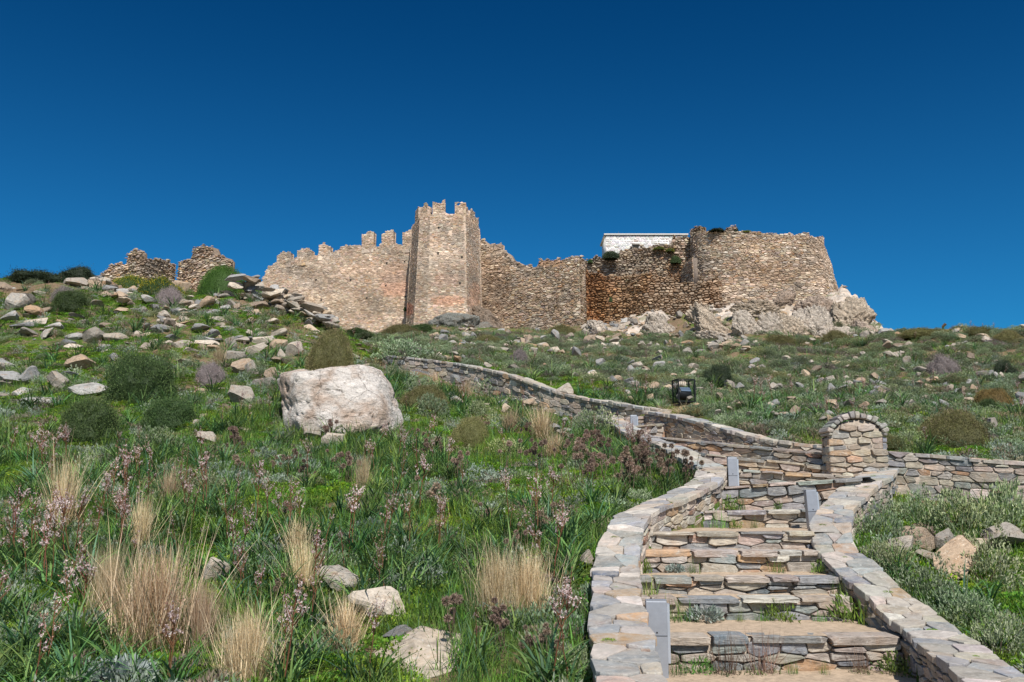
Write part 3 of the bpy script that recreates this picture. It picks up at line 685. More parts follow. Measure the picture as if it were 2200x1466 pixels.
# --- bollards
def bollard(px, py, Y, w, h, rz, label, lean=0.0):
    p = at(px, py, Y); root = empty('bollard_light', (p[0], p[1], p[2]-h), rz); root.rotation_euler[1] = lean
    tag(root, label, 'bollard light', 'grey metal bollard lights along the steps')
    mb = MB(); e = 0.004; d = w*0.55
    prof = [(-w/2+e, -d/2), (w/2-e, -d/2), (w/2, -d/2+e), (w/2, d/2-e), (w/2-e, d/2), (-w/2+e, d/2), (-w/2, d/2-e), (-w/2, -d/2+e)]
    v = []; 
    for z, s in ((0, 1), (h-0.006, 1), (h, 0.96)): v += [(x*s, y*s, z) for x, y in prof]
    f = [[r*8+i, r*8+(i+1) % 8, (r+1)*8+(i+1) % 8, (r+1)*8+i] for r in (0, 1) for i in range(8)]; mb.add(v, [np.array(f), np.array([[16+i for i in range(8)]])], (1, 1, 1))
    mb.build('housing', M['metal'], root, False)
    mb = MB(); box_into(mb, (w/2+0.012, 0, h*0.62-0.01), 0.022, d*0.8, h*0.72, (1, 1, 1)); mb.build('light_panel', M['metal_light'], root, False)
    mb = MB(); box_into(mb, (0, 0, h+0.006), w*0.98, d*0.98, 0.010, (1, 1, 1)); mb.build('top_plate', M['metal'], root, False)
    mb = MB(); box_into(mb, (0, -d/2-0.0015, h*0.58), w*0.97, 0.003, 0.004, (1, 1, 1)); box_into(mb, (0, -d/2-0.002, h*0.62), 0.012, 0.005, 0.012, (1, 1, 1)); mb.build('seam_and_screw', M['black'], root, False)
bollard(1409, 1291, 8.55, 0.185, 0.70, R(-4), 'nearest and largest grey metal bollard beside the left stair wall at the bottom step')
bollard(1745, 1054, 12.75, 0.150, 0.66, R(8), 'grey metal bollard against the right stair wall', lean=R(-3))
bollard(1572, 984, 14.75, 0.145, 0.66, R(0), 'grey metal bollard in the bend of the left stair wall')
bollard(1361, 893, 20.6, 0.145, 0.62, R(0), 'small distant grey metal bollard at the top of the visible steps')
bollard(939, 729, 52, 0.20, 0.62, R(0), 'tiny far grey metal bollard in the scrub below the castle tower')

# ------------------------------------------------------------------ the castle
import bmesh
_ico = {}
def ico(n):
    if n not in _ico:
        bm = bmesh.new(); bmesh.ops.create_icosphere(bm, subdivisions=n, radius=1)
        _ico[n] = (np.array([v.co[:] for v in bm.verts]), np.array([[v.index for v in f.verts] for f in bm.faces])); bm.free()
    return _ico[n]
class Seg:
    """a stretch of wall between plan points; z is absolute; the foot may stand further out than the top"""
    def __init__(s, top, bot=None, smooth=True):
        s.und = 0.16 if smooth else 0.0
        s.t = Path(np.array(top), 0.6 if smooth and len(top) > 2 else 0)
        s.b = None if bot is None else Path(np.array(bot), 0.6 if smooth and len(top) > 2 else 0)
        s.L = s.t.L
        if s.b is not None: s.zt, s.zb = s.t.P[:, 2].mean(), s.b.P[:, 2].mean()
    def __call__(s, q, h, n):
        q = np.asarray(q, float); h = np.asarray(h, float)+0*q
        p, nn = s.t.ev(q)
        if s.b is not None:
            pb, nb = s.b.ev(q/s.L*s.b.L); w = np.clip((s.zt-h)/(s.zt-s.zb), 0, 1.3)[..., None]; p = p*(1-w)+pb*w
        p = p+nn*(np.asarray(n)+0*q+s.und*fbm(p[..., 0]*0.35, h*0.4, p[..., 1]*0.2, 71, 3))[..., None]; p[..., 2] = h
        return p
    def prof(s, pts):
        pts = np.array(pts, float)
        def f(q):
            q = np.asarray(q, float); p, _ = s.t.ev(q); u = p[..., 0]/p[..., 1]; py = np.full(q.shape, 600.0)
            for _i in range(3):
                b = (733-py)/F; px = 1100+F*u*(CT-b*ST); py = np.interp(px, pts[:, 0], pts[:, 1])
            b = (733-py)/F
            return p[..., 1]*(ST+b*CT)/(CT-b*ST)
        return f
def patchfn(mp, patches):
    def f(c, s, h):
        x, y = proj(mp(s, h, 0*s)); c = c.copy()
        c = c*(1+0.22*fbm(s*0.45, h*0.6, 0, 44, 3))[:, None]; w = np.clip(fbm(s*0.7, h*1.1, 0, 46, 2)*1.2-0.1, 0, 0.6)[:, None]; c = c*(1-w)+c.mean(1, keepdims=True)*np.array([1.12, 0.97, 0.80])*w
        for (px, py, rx, ry, col, st) in patches:
            d = np.hypot((x-px)/rx, (y-py)/ry)+0.35*vnoise(x/9, y/6, 0, 5)
            w = (np.clip(1.3-d, 0, 0.5)*2*st)[:, None]; c = c*(1-w)+np.array(col)*w*(c.mean(1, keepdims=True)/0.3)
        return c
    return f
CM = {}
def mortar(col):
    if col not in CM: CM[col] = simple_mat('castle_mortar', col, 0.95, var=0.85, sc=5, bd=0.10, vec=(1, 1, 2.6))
    return CM[col]
def wall_y(sg, px, py=540):
    q = np.linspace(0, sg.L, 200); p, _ = sg.t.ev(q); b = (733-py)/F; x = 1100+F*p[:, 0]/p[:, 1]*(CT-b*ST); return float(np.interp(px, x, p[:, 1]))
def masonry(root, mp, s0, s1, top, bot, rng, thick=1.0, depth=0.04, gap=0.018, rowh=(0.09, 0.20), ln=(0.16, 0.55), pal=PAL_CASTLE, mcol=(0.30, 0.22, 0.16), patches=(), rag=0.12, holes=(), name='wall', back=True, ends=True):
    inv = Matrix.Translation(-root.location); grp = []
    topr = lambda q: top(q)+rag*vnoise(np.asarray(q)*2.2, 0*np.asarray(q), 0, 12)
    if back:
        mb = MB(); nf = -0.02
        if getattr(mp, 'und', 0):
            nf = -0.5; k = int((s1-s0)/0.3)+2; K = 22; q = np.linspace(s0, s1, k); tt = np.concatenate([np.linspace(0, 1, K), [1.0]])[:, None]; hg = (bot(q)-0.8)[None]*(1-tt)+(topr(q)-0.10)[None]*tt
            ng_ = np.full((K+1, k), -0.02); ng_[-1] = -0.52; V = mp(np.tile(q, K+1), hg.ravel(), ng_.ravel()); ii = np.arange(k*(K+1)).reshape(K+1, k)
            mb.add(V, np.stack([ii[:-1, :-1], ii[:-1, 1:], ii[1:, 1:], ii[1:, :-1]], -1).reshape(-1, 4), (1, 1, 1))
        solid_strip(mb, mp, s0, s1, 0.25, lambda q: topr(q)-0.10, lambda q: bot(q)-0.8, nf, -max(thick, 0.7), (1, 1, 1))
        o = mb.build('core', mortar(mcol), root); o.matrix_parent_inverse = inv
    q = np.linspace(s0, s1, 200); h0 = bot(q).min()-0.2; h1 = top(q).max()+rag
    S = layout(s0, s1, h0, h1+0.3, rowh, ln, rng, bot=lambda q: bot(q)-0.5, merge=0.22, wob=1.0)
    def keep(cs, ch):
        k = np.ones(len(cs), bool)
        if holes:
            x, y = proj(mp(cs, ch, np.zeros(len(cs))))
            for (hx, hy, rx, ry) in holes:
                m_ = (np.abs(x-hx) < rx) & (np.abs(y-hy) < ry); k &= ~m_
                if ry < 5 and m_.any(): HL.append((cs[m_].mean(), ch[m_].mean()))
        return k
    HL = []
    mb = MB(); rubble_into(mb, S, mp, pal, rng, depth, gap, 0.06, box=(s0, s1, h0-1, h1+1), an=2.0, jit=0.45, chamfer=0.02+depth*0.3, rough=0.15, dvar=0.9, tilt=0.10, colfn=patchfn(mp, patches), top=topr, detail=0, keep=keep)
    if ends:
        for e, sg in ((s0, -1), (s1, 1)):
            P0 = mp(np.array([e]), np.array([0.]), np.array([0.]))[0]; P1 = mp(np.array([e]), np.array([0.]), np.array([-1.]))[0]; d = P1-P0; d[2] = 0; d /= np.linalg.norm(d)
            nx = np.array([-d[1], d[0], 0])*(1 if sg < 0 else -1)
            if np.dot(nx[:2], (mp(np.array([e+sg*0.5]), np.array([0.]), np.array([0.]))[0]-P0)[:2]) < 0: nx = -nx
            mpe = lambda a, h, n, P0=P0, d=d, nx=nx, e=e, sg=sg: mp(np.full(np.shape(a), e), h, 0*np.asarray(a))+d*np.asarray(a)[..., None]+nx*(np.asarray(n)-0.02)[..., None]
            zt = float(topr(np.array([e]))[0])-0.05; zb = float(bot(np.array([e]))[0])-0.3
            Se = layout(0, thick, zb, zt, rowh, ln, rng)
            stones_into(mb, Se, mpe, pal, rng, depth, gap, 0.06, k=8, prof=[(-1, 1.0), (0.6, 1.0), (1.0, 0.75)], p=0.5, jit=0.14, dvar=0.9)
    o = mb.build('stone_face', M['castle'], root, False); o.matrix_parent_inverse = inv
    if HL:
        mb = MB()
        for (a, c) in HL: box_into(mb, mp(np.array([a]), np.array([c]), np.array([0.0]))[0], 0.14, 0.08, 0.13, (1, 1, 1))
        o = mb.build('putlog_holes', M['dark'], root, False); o.matrix_parent_inverse = inv
def merlon(parent, px0, px1, pyt, pyb, Y, rng, thick=0.55, horns=(), ang=0.0, und=0.0, **kw):
    m = empty('merlon'); m.parent = parent; m.matrix_parent_inverse = Matrix.Translation(-parent.location)
    YA, YB = Y if isinstance(Y, tuple) else (Y, Y); A = at(px0, pyb, YA); B = at(px1, pyb, YB); Y = YA
    if ang: B = np.array([A[0]+(B[0]-A[0]), A[1]+(B[0]-A[0])*math.tan(ang), B[2]])
    sg = Seg([A, B], smooth=False); sg.und = und; zt = elev(pyt)*Y; L = sg.L
    def top(q):
        q = np.asarray(q, float); z = np.full(q.shape, zt)+0.10*vnoise(q*3, q*0, 0, int(px0))
        for (c, w, hh) in horns: z = z+hh*np.clip(1-np.abs(q/L-c)/w, 0, 1)
        return z
    m.location = tuple(at((px0+px1)/2, pyb, Y))
    masonry(m, sg, 0, L, top, lambda q: np.full(np.shape(q), elev(pyb)*Y-0.15), rng, thick, rag=0.10, ln=(0.14, 0.4), rowh=(0.08, 0.15), **kw)
rng = np.random.default_rng(21)
# left curtain wall
root = empty('curtain_wall', tuple(at(730, 700, 82))); tag(root, 'long pinkish curtain wall with battlements left of the castle tower', 'castle wall', 'walls of the castle')
sg = Seg([at(562,600,85), at(650,600,84), at(760,600,83), at(905,600,81.5)])
prof = sg.prof([(560,612),(566,592),(574,576),(590,566),(600,556),(625,556),(640,552),(668,552),(690,543),(712,542),(722,538),(738,528),(775,527),(802,528),(863,526),(905,526)])
low = sg.prof([(560,650),(700,700),(905,712)])
PK = (0.50, 0.31, 0.22)
masonry(root, sg, 0, sg.L, prof, low, rng, 1.2, 0.014, 0.005, (0.06, 0.15), (0.12, 0.44), pal=PAL_PINK, mcol=(0.52, 0.39, 0.29),
        patches=[(850,622,30,16,(0.47,0.26,0.17),0.65),(850,600,30,30,PK,0.5),(700,600,60,40,(0.42,0.33,0.25),0.3),(720,655,120,18,(0.44,0.34,0.24),0.4),(790,580,60,10,(0.50,0.36,0.26),0.5)],
        holes=[(755,602,2,2),(788,640,2,2),(692,645,2,2),(868,562,3,2),(830,565,2,2),(870,638,2,2),(680,602,2,2),(828,615,2,2)])
for a in ((594,624,547,560,84.4,[(0.5,0.5,0.25)]),(638,669,538,556,84,[(0.45,0.5,0.2)]),(684,708,529,545,83.5,[(0.4,0.4,0.25)]),(776,802,502,530,82.7,[(0.75,0.3,0.22)]),(820,845,500,530,82.2,[(0.5,0.12,0.25)]),(864,890,498,528,81.8,[])):
    merlon(root, *a[:4], (wall_y(sg, a[0])-0.02, wall_y(sg, a[1])-0.02), rng, horns=a[5], depth=0.018, gap=0.007, mcol=(0.50, 0.38, 0.28), pal=PAL_PINK, und=0.16)
# tower
root = empty('castle_tower', tuple(at(965, 700, 77))); tag(root, 'tall pinkish stone castle tower with swallow tailed battlements and a slit window', 'tower')
TT = [at(889,460,84.5), at(887,460,79.0), at(903,460,75.95), at(925,460,75.4), at(1000,460,75.3), at(1029,460,79.5), at(1031,460,84)]
TB = [at(874,705,84.5), at(873,705,78.6), at(889,705,75.4), at(917,705,74.7), at(1004,705,74.6), at(1036,705,79.0), at(1040,705,84)]
ptop = [(880,470),(889,470),(903,464),(920,462),(956,458),(985,460),(1004,466),(1031,470)]
rpch = [(965,647,38,10,(0.47,0.25,0.16),0.65),(1020,640,10,30,(0.46,0.26,0.17),0.5),(960,600,30,12,PK,0.4),(880,665,8,14,(0.40,0.15,0.09),0.7),(915,590,14,60,(0.36,0.30,0.23),0.5),(945,560,45,25,(0.50,0.40,0.31),0.4)]
hls = [(942,488,2,1.8),(991,495,2,1.8),(942,545,2,1.8),(992,553,2,1.8),(940,575,2,1.8),(991,580,2,1.8),(942,610,2,1.8),(990,607,2,1.8),(951,630,2,1.8),(922,663,2,1.8),(969,497,3,9)]
for i in range(6):
    s = Seg([TT[i], TT[i+1]], [TB[i], TB[i+1]], smooth=False)
    masonry(root, s, 0, s.L, (s.prof(ptop) if i in (2, 3) else (lambda q: np.full(np.shape(q), elev(463)*75.5))), lambda q: np.full(np.shape(q), TB[2][2]-0.5), rng, 0.9, 0.014, 0.005, (0.06, 0.15), (0.12, 0.42), pal=PAL_PINK, mcol=(0.52, 0.40, 0.30), patches=rpch, holes=hls, rag=0.05, ends=False)
inv = Matrix.Translation(-root.location)
mb = MB(); mb.add([t[:3]*[1,1,0]+[0,0,elev(463)*75.5-1.3] for t in TT]+[(TT[0]*[1,1,0]+[0,2,elev(463)*75.5-1.3])], [[0,1,2,3,4,5,6,7]], (1, 1, 1)); o = mb.build('tower_roof', mortar((0.44, 0.34, 0.26)), root); o.matrix_parent_inverse = inv
mb = MB(); p = at(969, 497, 75.31); box_into(mb, p, 0.17, 0.06, 0.60, (1, 1, 1)); o = mb.build('slit_window', M['dark'], root, False); o.matrix_parent_inverse = inv
mkw = dict(depth=0.022, gap=0.010, mcol=(0.47, 0.36, 0.28), pal=PAL_PINK)
merlon(root, 903, 918, 447, 466, (75.95, 75.6), rng, horns=[(0.6,0.4,0.25)], **mkw); merlon(root, 929, 956, 438, 464, 75.5, rng, horns=[(0.06,0.2,0.38),(0.94,0.2,0.42)], **mkw)
merlon(root, 977, 1001, 441, 464, 75.4, rng, horns=[(0.15,0.25,0.42),(0.7,0.25,0.36)], **mkw); merlon(root, 1009, 1028, 451, 468, (76.6, 79.3), rng, horns=[(0.35,0.4,0.2)], **mkw)
merlon(root, 892, 899, 456, 472, (78.0, 76.7), rng, **mkw); merlon(root, 1001, 1005, 444, 468, (75.45, 76.0), rng, **mkw)
# middle wall
GAP = dict(depth=0.07, gap=0.028, mcol=(0.16, 0.115, 0.08))
root = empty('curtain_wall', tuple(at(1130, 700, 79))); tag(root, 'rough brown rubble wall dipping low between the tower and the rust coloured wall', 'castle wall', 'walls of the castle')
sg = Seg([at(1028,600,81.5), at(1080,600,80.5), at(1150,600,79), at(1246,600,77)])
masonry(root, sg, 0, sg.L, sg.prof([(1028,517),(1044,518),(1046,530),(1078,531),(1086,541),(1100,556),(1120,566),(1150,574),(1157,573),(1158,558),(1200,558),(1206,563),(1216,556),(1250,555)]),
        sg.prof([(1028,700),(1100,712),(1246,716)]), rng, 1.3, 0.05, 0.015, (0.07, 0.19), (0.14, 0.5), mcol=(0.32, 0.235, 0.165), patches=[(1060,620,30,90,(0.46,0.33,0.23),0.5),(1185,566,28,7,(0.42,0.25,0.14),0.6)], rag=0.18)
merlon(root, 1047, 1077, 528, 540, (wall_y(sg, 1047), wall_y(sg, 1077)), rng, und=0.16, **mkw)
# rust coloured broken wall
RUST = [(0.42,0.29,0.185,4),(0.46,0.34,0.23,3),(0.34,0.23,0.15,2),(0.50,0.40,0.29,2),(0.28,0.22,0.17,1)]
root = empty('broken_wall', tuple(at(1380, 680, 78))); tag(root, 'rust coloured broken wall with a crumbling hollow in the middle of the castle', 'castle wall', 'walls of the castle')
sg = Seg([at(1240,640,78.4), at(1262,640,79.6), at(1300,640,78.6), at(1345,640,78.4), at(1385,640,77.0), at(1460,640,76.5), at(1545,640,75.5)])
masonry(root, sg, 0, sg.L, sg.prof([(1240,584),(1270,580),(1300,590),(1375,588),(1392,584),(1400,592),(1450,604),(1500,605),(1545,598)]), sg.prof([(1240,695),(1380,690),(1545,665)]),
        rng, 1.2, 0.13, 0.035, (0.09, 0.24), (0.16, 0.5), pal=RUST, mcol=(0.20, 0.125, 0.075),
        patches=[(1275,640,46,70,(0.42,0.20,0.085),0.9),(1330,655,60,40,(0.44,0.26,0.13),0.6),(1395,610,20,30,(0.42,0.23,0.11),0.5),(1480,640,75,60,(0.38,0.285,0.20),0.85),(1530,625,20,40,(0.36,0.22,0.13),0.5)], rag=0.25)
# terrace wall above it
root = empty('terrace_wall', tuple(at(1380, 600, 80))); tag(root, 'grey rubble terrace wall below the white building, with bushes on its top edge', 'castle wall', 'walls of the castle')
sg = Seg([at(1215,580,81.5), at(1300,580,81), at(1400,580,80.6), at(1500,580,80.2)])
masonry(root, sg, 0, sg.L, sg.prof([(1215,562),(1240,556),(1262,553),(1295,549),(1330,541),(1350,533),(1385,529),(1440,527),(1446,508),(1480,505),(1500,505)]), sg.prof([(1215,600),(1300,605),(1500,618)]),
        rng, 1.5, 0.12, 0.035, (0.08, 0.22), (0.16, 0.5), mcol=(0.22, 0.175, 0.135), patches=[(1450,585,18,25,(0.38,0.22,0.11),0.7),(1350,560,70,25,(0.30,0.255,0.20),0.4)], rag=0.3)
# bastion
root = empty('bastion', tuple(at(1640, 640, 77))); tag(root, 'broad rounded bastion of brown rubble on the bedrock at the right end of the castle', 'bastion', 'walls of the castle')
top = [at(1488,560,81.8), at(1486,560,79.3), at(1510,560,77.5), at(1560,560,76.4), at(1630,560,76.0), at(1700,560,75.6), at(1750,560,75.9), at(1767,560,78), at(1773,560,83)]
bot = [at(1488,650,81.8), at(1486,650,79.3), at(1512,650,77.0), at(1560,650,75.6), at(1635,650,75.0), at(1720,650,74.3), at(1785,650,74.6), at(1812,650,77.5), at(1822,650,83)]
for p in top: p[2] = at(1640,505,76)[2]
for p in bot: p[2] = at(1640,650,76)[2]
sg = Seg(top, bot)
masonry(root, sg, 0, sg.L, sg.prof([(1484,500),(1506,497),(1540,499),(1560,497),(1590,497),(1640,500),(1700,504),(1735,501),(1742,506),(1772,512)]), sg.prof([(1484,606),(1530,612),(1540,655),(1650,652),(1820,660)]),
        rng, 1.3, 0.045, 0.015, (0.07, 0.18), (0.13, 0.5), mcol=(0.34, 0.25, 0.175), patches=[(1650,590,60,25,(0.32,0.22,0.15),0.5),(1560,640,50,30,(0.42,0.32,0.24),0.5),(1760,560,25,60,(0.42,0.32,0.24),0.6)], rag=0.15)
merlon(root, 1484, 1506, 491, 505, (79.1, 78.2), rng, und=0.16, **GAP); merlon(root, 1560, 1582, 486, 505, (76.4, 76.3), rng, und=0.16, **GAP); merlon(root, 1722, 1738, 502, 508, (75.7, 75.8), rng, und=0.16, **GAP)
sg = Seg([at(1463,580,79.9), at(1489,580,77.6)], smooth=False)
masonry(root, sg, 0, sg.L, sg.prof([(1460,592),(1470,573),(1486,552),(1492,548)]), sg.prof([(1460,607),(1492,606)]), rng, 0.5, 0.03, 0.015, mcol=(0.2, 0.16, 0.13), rag=0.05, ends=False)
# ruined fragments on the left ridge
for (nm, lab, pl, pr, lo) in (('ruined_wall', 'broken stone wall fragment with a tapering stub, leftmost on the skyline', [(202,58),(262,57),(310,56),(378,59)], [(200,618),(207,600),(222,584),(240,567),(262,562),(268,574),(273,547),(283,535),(292,534),(303,541),(312,553),(320,558),(335,554),(358,556),(370,562),(379,567)], 640),
        ('ruined_wall', 'stepped stone wall fragment on the skyline behind the rounded green bush', [(380,60),(430,58.5),(486,57.5)], [(379,565),(384,560),(410,557),(412,531),(425,528),(440,526),(455,526),(457,548),(483,548),(487,556)], 640)):
    root = empty(nm, tuple(at(pl[1][0], 610, pl[1][1]))); tag(root, lab, 'ruined wall', 'ruined wall fragments on the left ridge')
    sg = Seg([at(x, 600, Y) for x, Y in pl]); masonry(root, sg, 0, sg.L, sg.prof(pr), sg.prof([(190,lo),(500,lo)]), rng, 0.45, 0.06, 0.02, (0.07, 0.15), (0.15, 0.5), mcol=(0.22, 0.165, 0.12), rag=0.05)
# white building
b0 = at(1301, 505, 86); b1 = at(1475, 505, 86); root = empty('white_building', (b0[0], 86, b0[2]-3)); tag(root, 'long low whitewashed stone building on top of the castle', 'building')
inv = Matrix.Translation(-root.location); wd = b1[0]-b0[0]; hh = 2.6
mpw = lambda s, h, n: np.stack([b0[0]+np.asarray(s), 86-np.asarray(n)+0*np.asarray(s), b0[2]-np.asarray(0.0)+np.asarray(h)+0*np.asarray(s)], -1)
mb = MB(); solid_strip(mb, mpw, 0.03, wd, 1, lambda q: -0.05+0*q, lambda q: -hh+0*q, -0.03, -4, (0.72, 0.70, 0.66)); o = mb.build('wall', M['white'], root); o.matrix_parent_inverse = inv
rw = np.random.default_rng(3); mb = MB(); S = layout(0, wd, -hh, -0.06, (0.12, 0.24), (0.2, 0.5), rw)
wx = [(at(1366,526,86)[0]-b0[0]), (at(1425,526,86)[0]-b0[0])]; wz = at(1366,526,86)[2]-b0[2]
for a in wx: S = S[~((np.abs((S[:, 0]+S[:, 1])/2-a) < 0.45) & (np.abs((S[:, 2]+S[:, 3])/2-wz+0.25) < 0.45))]
stones_into(mb, S, mpw, [(0.74,0.71,0.67,8),(0.78,0.75,0.71,4),(0.50,0.44,0.38,0.5)], rw, 0.010, 0.004, 0.06, k=8, jit=0.1)
o = mb.build('stone_face', M['white'], root, False); o.matrix_parent_inverse = inv
mb = MB(); box_into(mb, (b0[0]+wd/2, 88, b0[2]+0.04), wd+0.3, 4.3, 0.12, (1, 1, 1)); o = mb.build('roof', M['white_trim'], root, False); o.matrix_parent_inverse = inv
for a in wx:
    wn_ = empty('window', (b0[0]+a, 86, b0[2]+wz)); wn_.parent = root; wn_.matrix_parent_inverse = inv; wi = Matrix.Translation(-wn_.location)
    mb = MB(); box_into(mb, (b0[0]+a, 86, b0[2]+wz+0.02), 0.75, 0.16, 0.16, (1, 1, 1)); o = mb.build('lintel', M['lintel'], wn_, False); o.matrix_parent_inverse = wi
    mb = MB(); box_into(mb, (b0[0]+a, 86, b0[2]+wz-0.36), 0.55, 0.03, 0.6, (1, 1, 1)); o = mb.build('pane', M['dark'], wn_, False); o.matrix_parent_inverse = wi
pa = at(1329, 498, 87); mb = MB(); tube_into(mb, [pa-[0,0,0.5], pa], 0.015, (1, 1, 1)); o = mb.build('antenna', M['lintel'], root); o.matrix_parent_inverse = inv

# ------------------------------------------------------------------ rocks
def rock_shape(seed, sub, cuts=9, lo=0.45, hi=0.8, nz=0.06, fine=0.03):
    r = np.random.default_rng(seed); v, f = ico(sub); v = v*1.0
    for i in range(cuts):
        n = r.normal(size=3); n /= np.linalg.norm(n); d = r.uniform(lo, hi); e = np.maximum(v@n-d, 0); v = v-e[:, None]*n
    v = v*(1+nz*fbm(v[:, 0]*2+seed, v[:, 1]*2, v[:, 2]*2, seed, 3)[:, None]+fine*fbm(v[:, 0]*9, v[:, 1]*9, v[:, 2]*9+seed, seed+7, 3)[:, None])
    v = (v-v.min(0))/(v.max(0)-v.min(0))*2-1
    return v, f
ROCKM = []
for i in range(14):
    v, f = rock_shape(100+i, 3, 12, 0.35, 0.75, 0.05, 0.03)
    if i % 2: v[:, 2] += 0.25*v[:, 0]*(-1)**(i//2)
    mb = MB(); mb.add(v*0.5, f, [(0.37,0.33,0.28),(0.31,0.31,0.305),(0.44,0.39,0.33),(0.35,0.27,0.20)][i % 4]); ROCKM.append(mb.mesh('rock', M['rock'], False))
def rock(px, py, w, h, label, variant=None, tilt=0.0, yaw=None, sink=0.08, dep=0.8, group=None, name='rock', Y=None, up=0.0):
    p = at(px, py, Y) if Y else hit(px, py); Yp = p[1]; W_ = w*Yp/F; H_ = h*Yp/F
    v = variant if variant is not None else int(RNG.integers(14))
    o = bpy.data.objects.new(name, ROCKM[v]); COL.objects.link(o)
    o.scale = (W_*1.05, W_*dep, H_*(1+sink)); o.location = (p[0], p[1]+W_*dep*0.25, p[2]+H_*(1-sink)/2+up)
    o.rotation_euler = (RNG.normal(0, 0.12), tilt, yaw if yaw is not None else RNG.uniform(-0.35, 0.35)+math.pi*(RNG.random() < 0.5))
    tag(o, label, 'rock', group); return o
def big_rock(px, py, w, h, dep, col, label, seed, mat='bedrock', Y=None, tilt=0.0, yaw=0.0, sink=0.3, sub=5, cuts=10, lo=0.5, nz=0.10, fine=0.05, group=None, name='rock', shear=0.0, hi=0.85):
    p = at(px, py, Y) if Y else hit(px, py); Yp = p[1]; W_ = w*Yp/F; H_ = h*Yp/F
    v, f = rock_shape(seed, sub, cuts, lo, hi, nz, fine)
    if mat == 'bedrock':
        d_ = v@np.array([0.55, 0.2, 0.8]); k_ = np.abs(fbm(d_*5+seed, v[:, 0]*0.9, v[:, 1]*0.9, seed+2, 3)); c_k = np.abs(fbm(v[:, 0]*2.2+seed, v[:, 1]*2.2, v[:, 2]*2.2, seed+9, 3)); v = v*(1.05-0.13*np.exp(-(k_/0.09)**2)-0.12*np.exp(-(c_k/0.05)**2))[:, None]
    v = v*0.5*np.array([W_, dep, H_*(1+sink)])
    v[:, 0] += shear*v[:, 2]
    v = v@rotz(yaw).T
    c_, s_ = math.cos(tilt), math.sin(tilt); v = v@np.array([[c_, 0, s_], [0, 1, 0], [-s_, 0, c_]]).T
    mb = MB(); mb.add(v, f, col); o = mb.build(name, M[mat], None, True)
    o.location = (p[0], p[1]+dep*0.2, p[2]+H_*(1-sink)/2); tag(o, label, 'rock', group); return o
PALE = (0.48, 0.40, 0.33); PINK = (0.50, 0.38, 0.29)
# the big boulder in the left middle ground
OUT = [(597,806),(622,792),(655,784),(700,774),(748,768),(788,771),(822,800),(842,832),(858,858),(872,905),(868,960),(800,985),(690,985),(606,950),(590,890)]
def boulder(Y0=19.6):
    c = at(735, 858, Y0); q = np.array([at(x, y, Y0)-c for x, y in OUT])[:, [0, 2]]; an = np.arctan2(q[:, 1], q[:, 0]); o_ = np.argsort(an); an = an[o_]; rr = np.hypot(q[:, 0], q[:, 1])[o_]
    v, f = ico(6); v = v*1.0; r = np.random.default_rng(8)
    for i in range(22):                                                # broken facets, mostly on the front
        n = r.normal(size=3); n[1] = -abs(n[1])*0.8-0.15; n /= np.linalg.norm(n); d = r.uniform(0.70, 0.90); g = np.maximum(v@n-d, 0); v = v-g[:, None]*n
    th = np.arctan2(v[:, 2], v[:, 0]); R_ = np.interp(th, np.concatenate([an-2*np.pi, an, an+2*np.pi]), np.tile(rr, 3)); rad = np.hypot(v[:, 0], v[:, 2])**0.75*R_
    w = np.stack([np.cos(th)*rad, v[:, 1]*1.35, np.sin(th)*rad], 1); w[:, 1] -= 0.45*(0.3-w[:, 2])
    k = np.abs(fbm(w[:, 0]*1.6+w[:, 2]*1.2, w[:, 1]*1.2, w[:, 2]*2.2-w[:, 0], 31, 4))
    w = w*(1+0.035*fbm(w[:, 0]*2, w[:, 1]*2, w[:, 2]*2, 33, 5)-0.05*np.exp(-(k/0.05)**2))[:, None]
    mb = MB(); mb.add(w, f, (0.6, 0.5, 0.4)); o = mb.build('boulder', M['boulder']); o.location = tuple(c+[0, 0.25, 0])
    return tag(o, 'huge pale pink and white boulder half way up the slope', 'rock')
b = boulder()
BEDS = [(1422,716,78,40,PALE,'pale rounded bedrock bulge under the rust coloured wall',0.2),(1532,716,75,56,PINK,'steep pink bedrock slab leaning at the left foot of the bastion',0.9),(1622,672,96,30,PINK,'smooth flat pink bedrock slab directly below the bastion wall',0),
  (1604,722,60,50,PALE,'narrow pale bedrock fin below the left half of the bastion',0.6),(1652,724,90,56,PALE,'broad white streaked bedrock below the middle of the bastion',0.5),(1700,738,100,62,PINK,'striped pink bedrock hump in front of the bastion',0.4),
  (1768,738,120,84,PALE,'large pale bedrock mass below the right end of the bastion',0.3),(1684,652,44,28,(0.34,0.26,0.20),'small jutting brown rock at the foot of the bastion wall',-0.5),(1756,676,98,46,(0.36,0.28,0.22),'dark striated rock bulging from the bastion base',-0.3),
  (1830,702,82,66,PINK,'rounded pink cliff at the right edge of the castle rock',0),(1858,716,62,26,(0.38,0.30,0.24),'overhanging brown ledge on the right edge of the castle rock',0),(1812,744,92,50,PALE,'lumpy pale rock below the overhanging ledge',0),(1890,752,88,44,PINK,'lowest pink rock at the right end of the castle rock, against the sky',0.3),
  (1912,756,80,30,PALE,'flat pale rock at the very end of the castle rock by the scrub',0.2),(1640,746,110,24,PALE,'low pale rock shelf half hidden by scrub',0.1),(1560,744,130,26,PALE,'low long pale bedrock ridge showing above the scrub',0.2),(1285,712,46,26,PALE,'small pale rock outcrop below the rust coloured wall',0.2),(1730,700,70,40,PALE,'pale rock shelf between the striped humps',0.4),(1500,690,44,26,PINK,'pink rock knob where the rust wall meets the bedrock',0.5)]
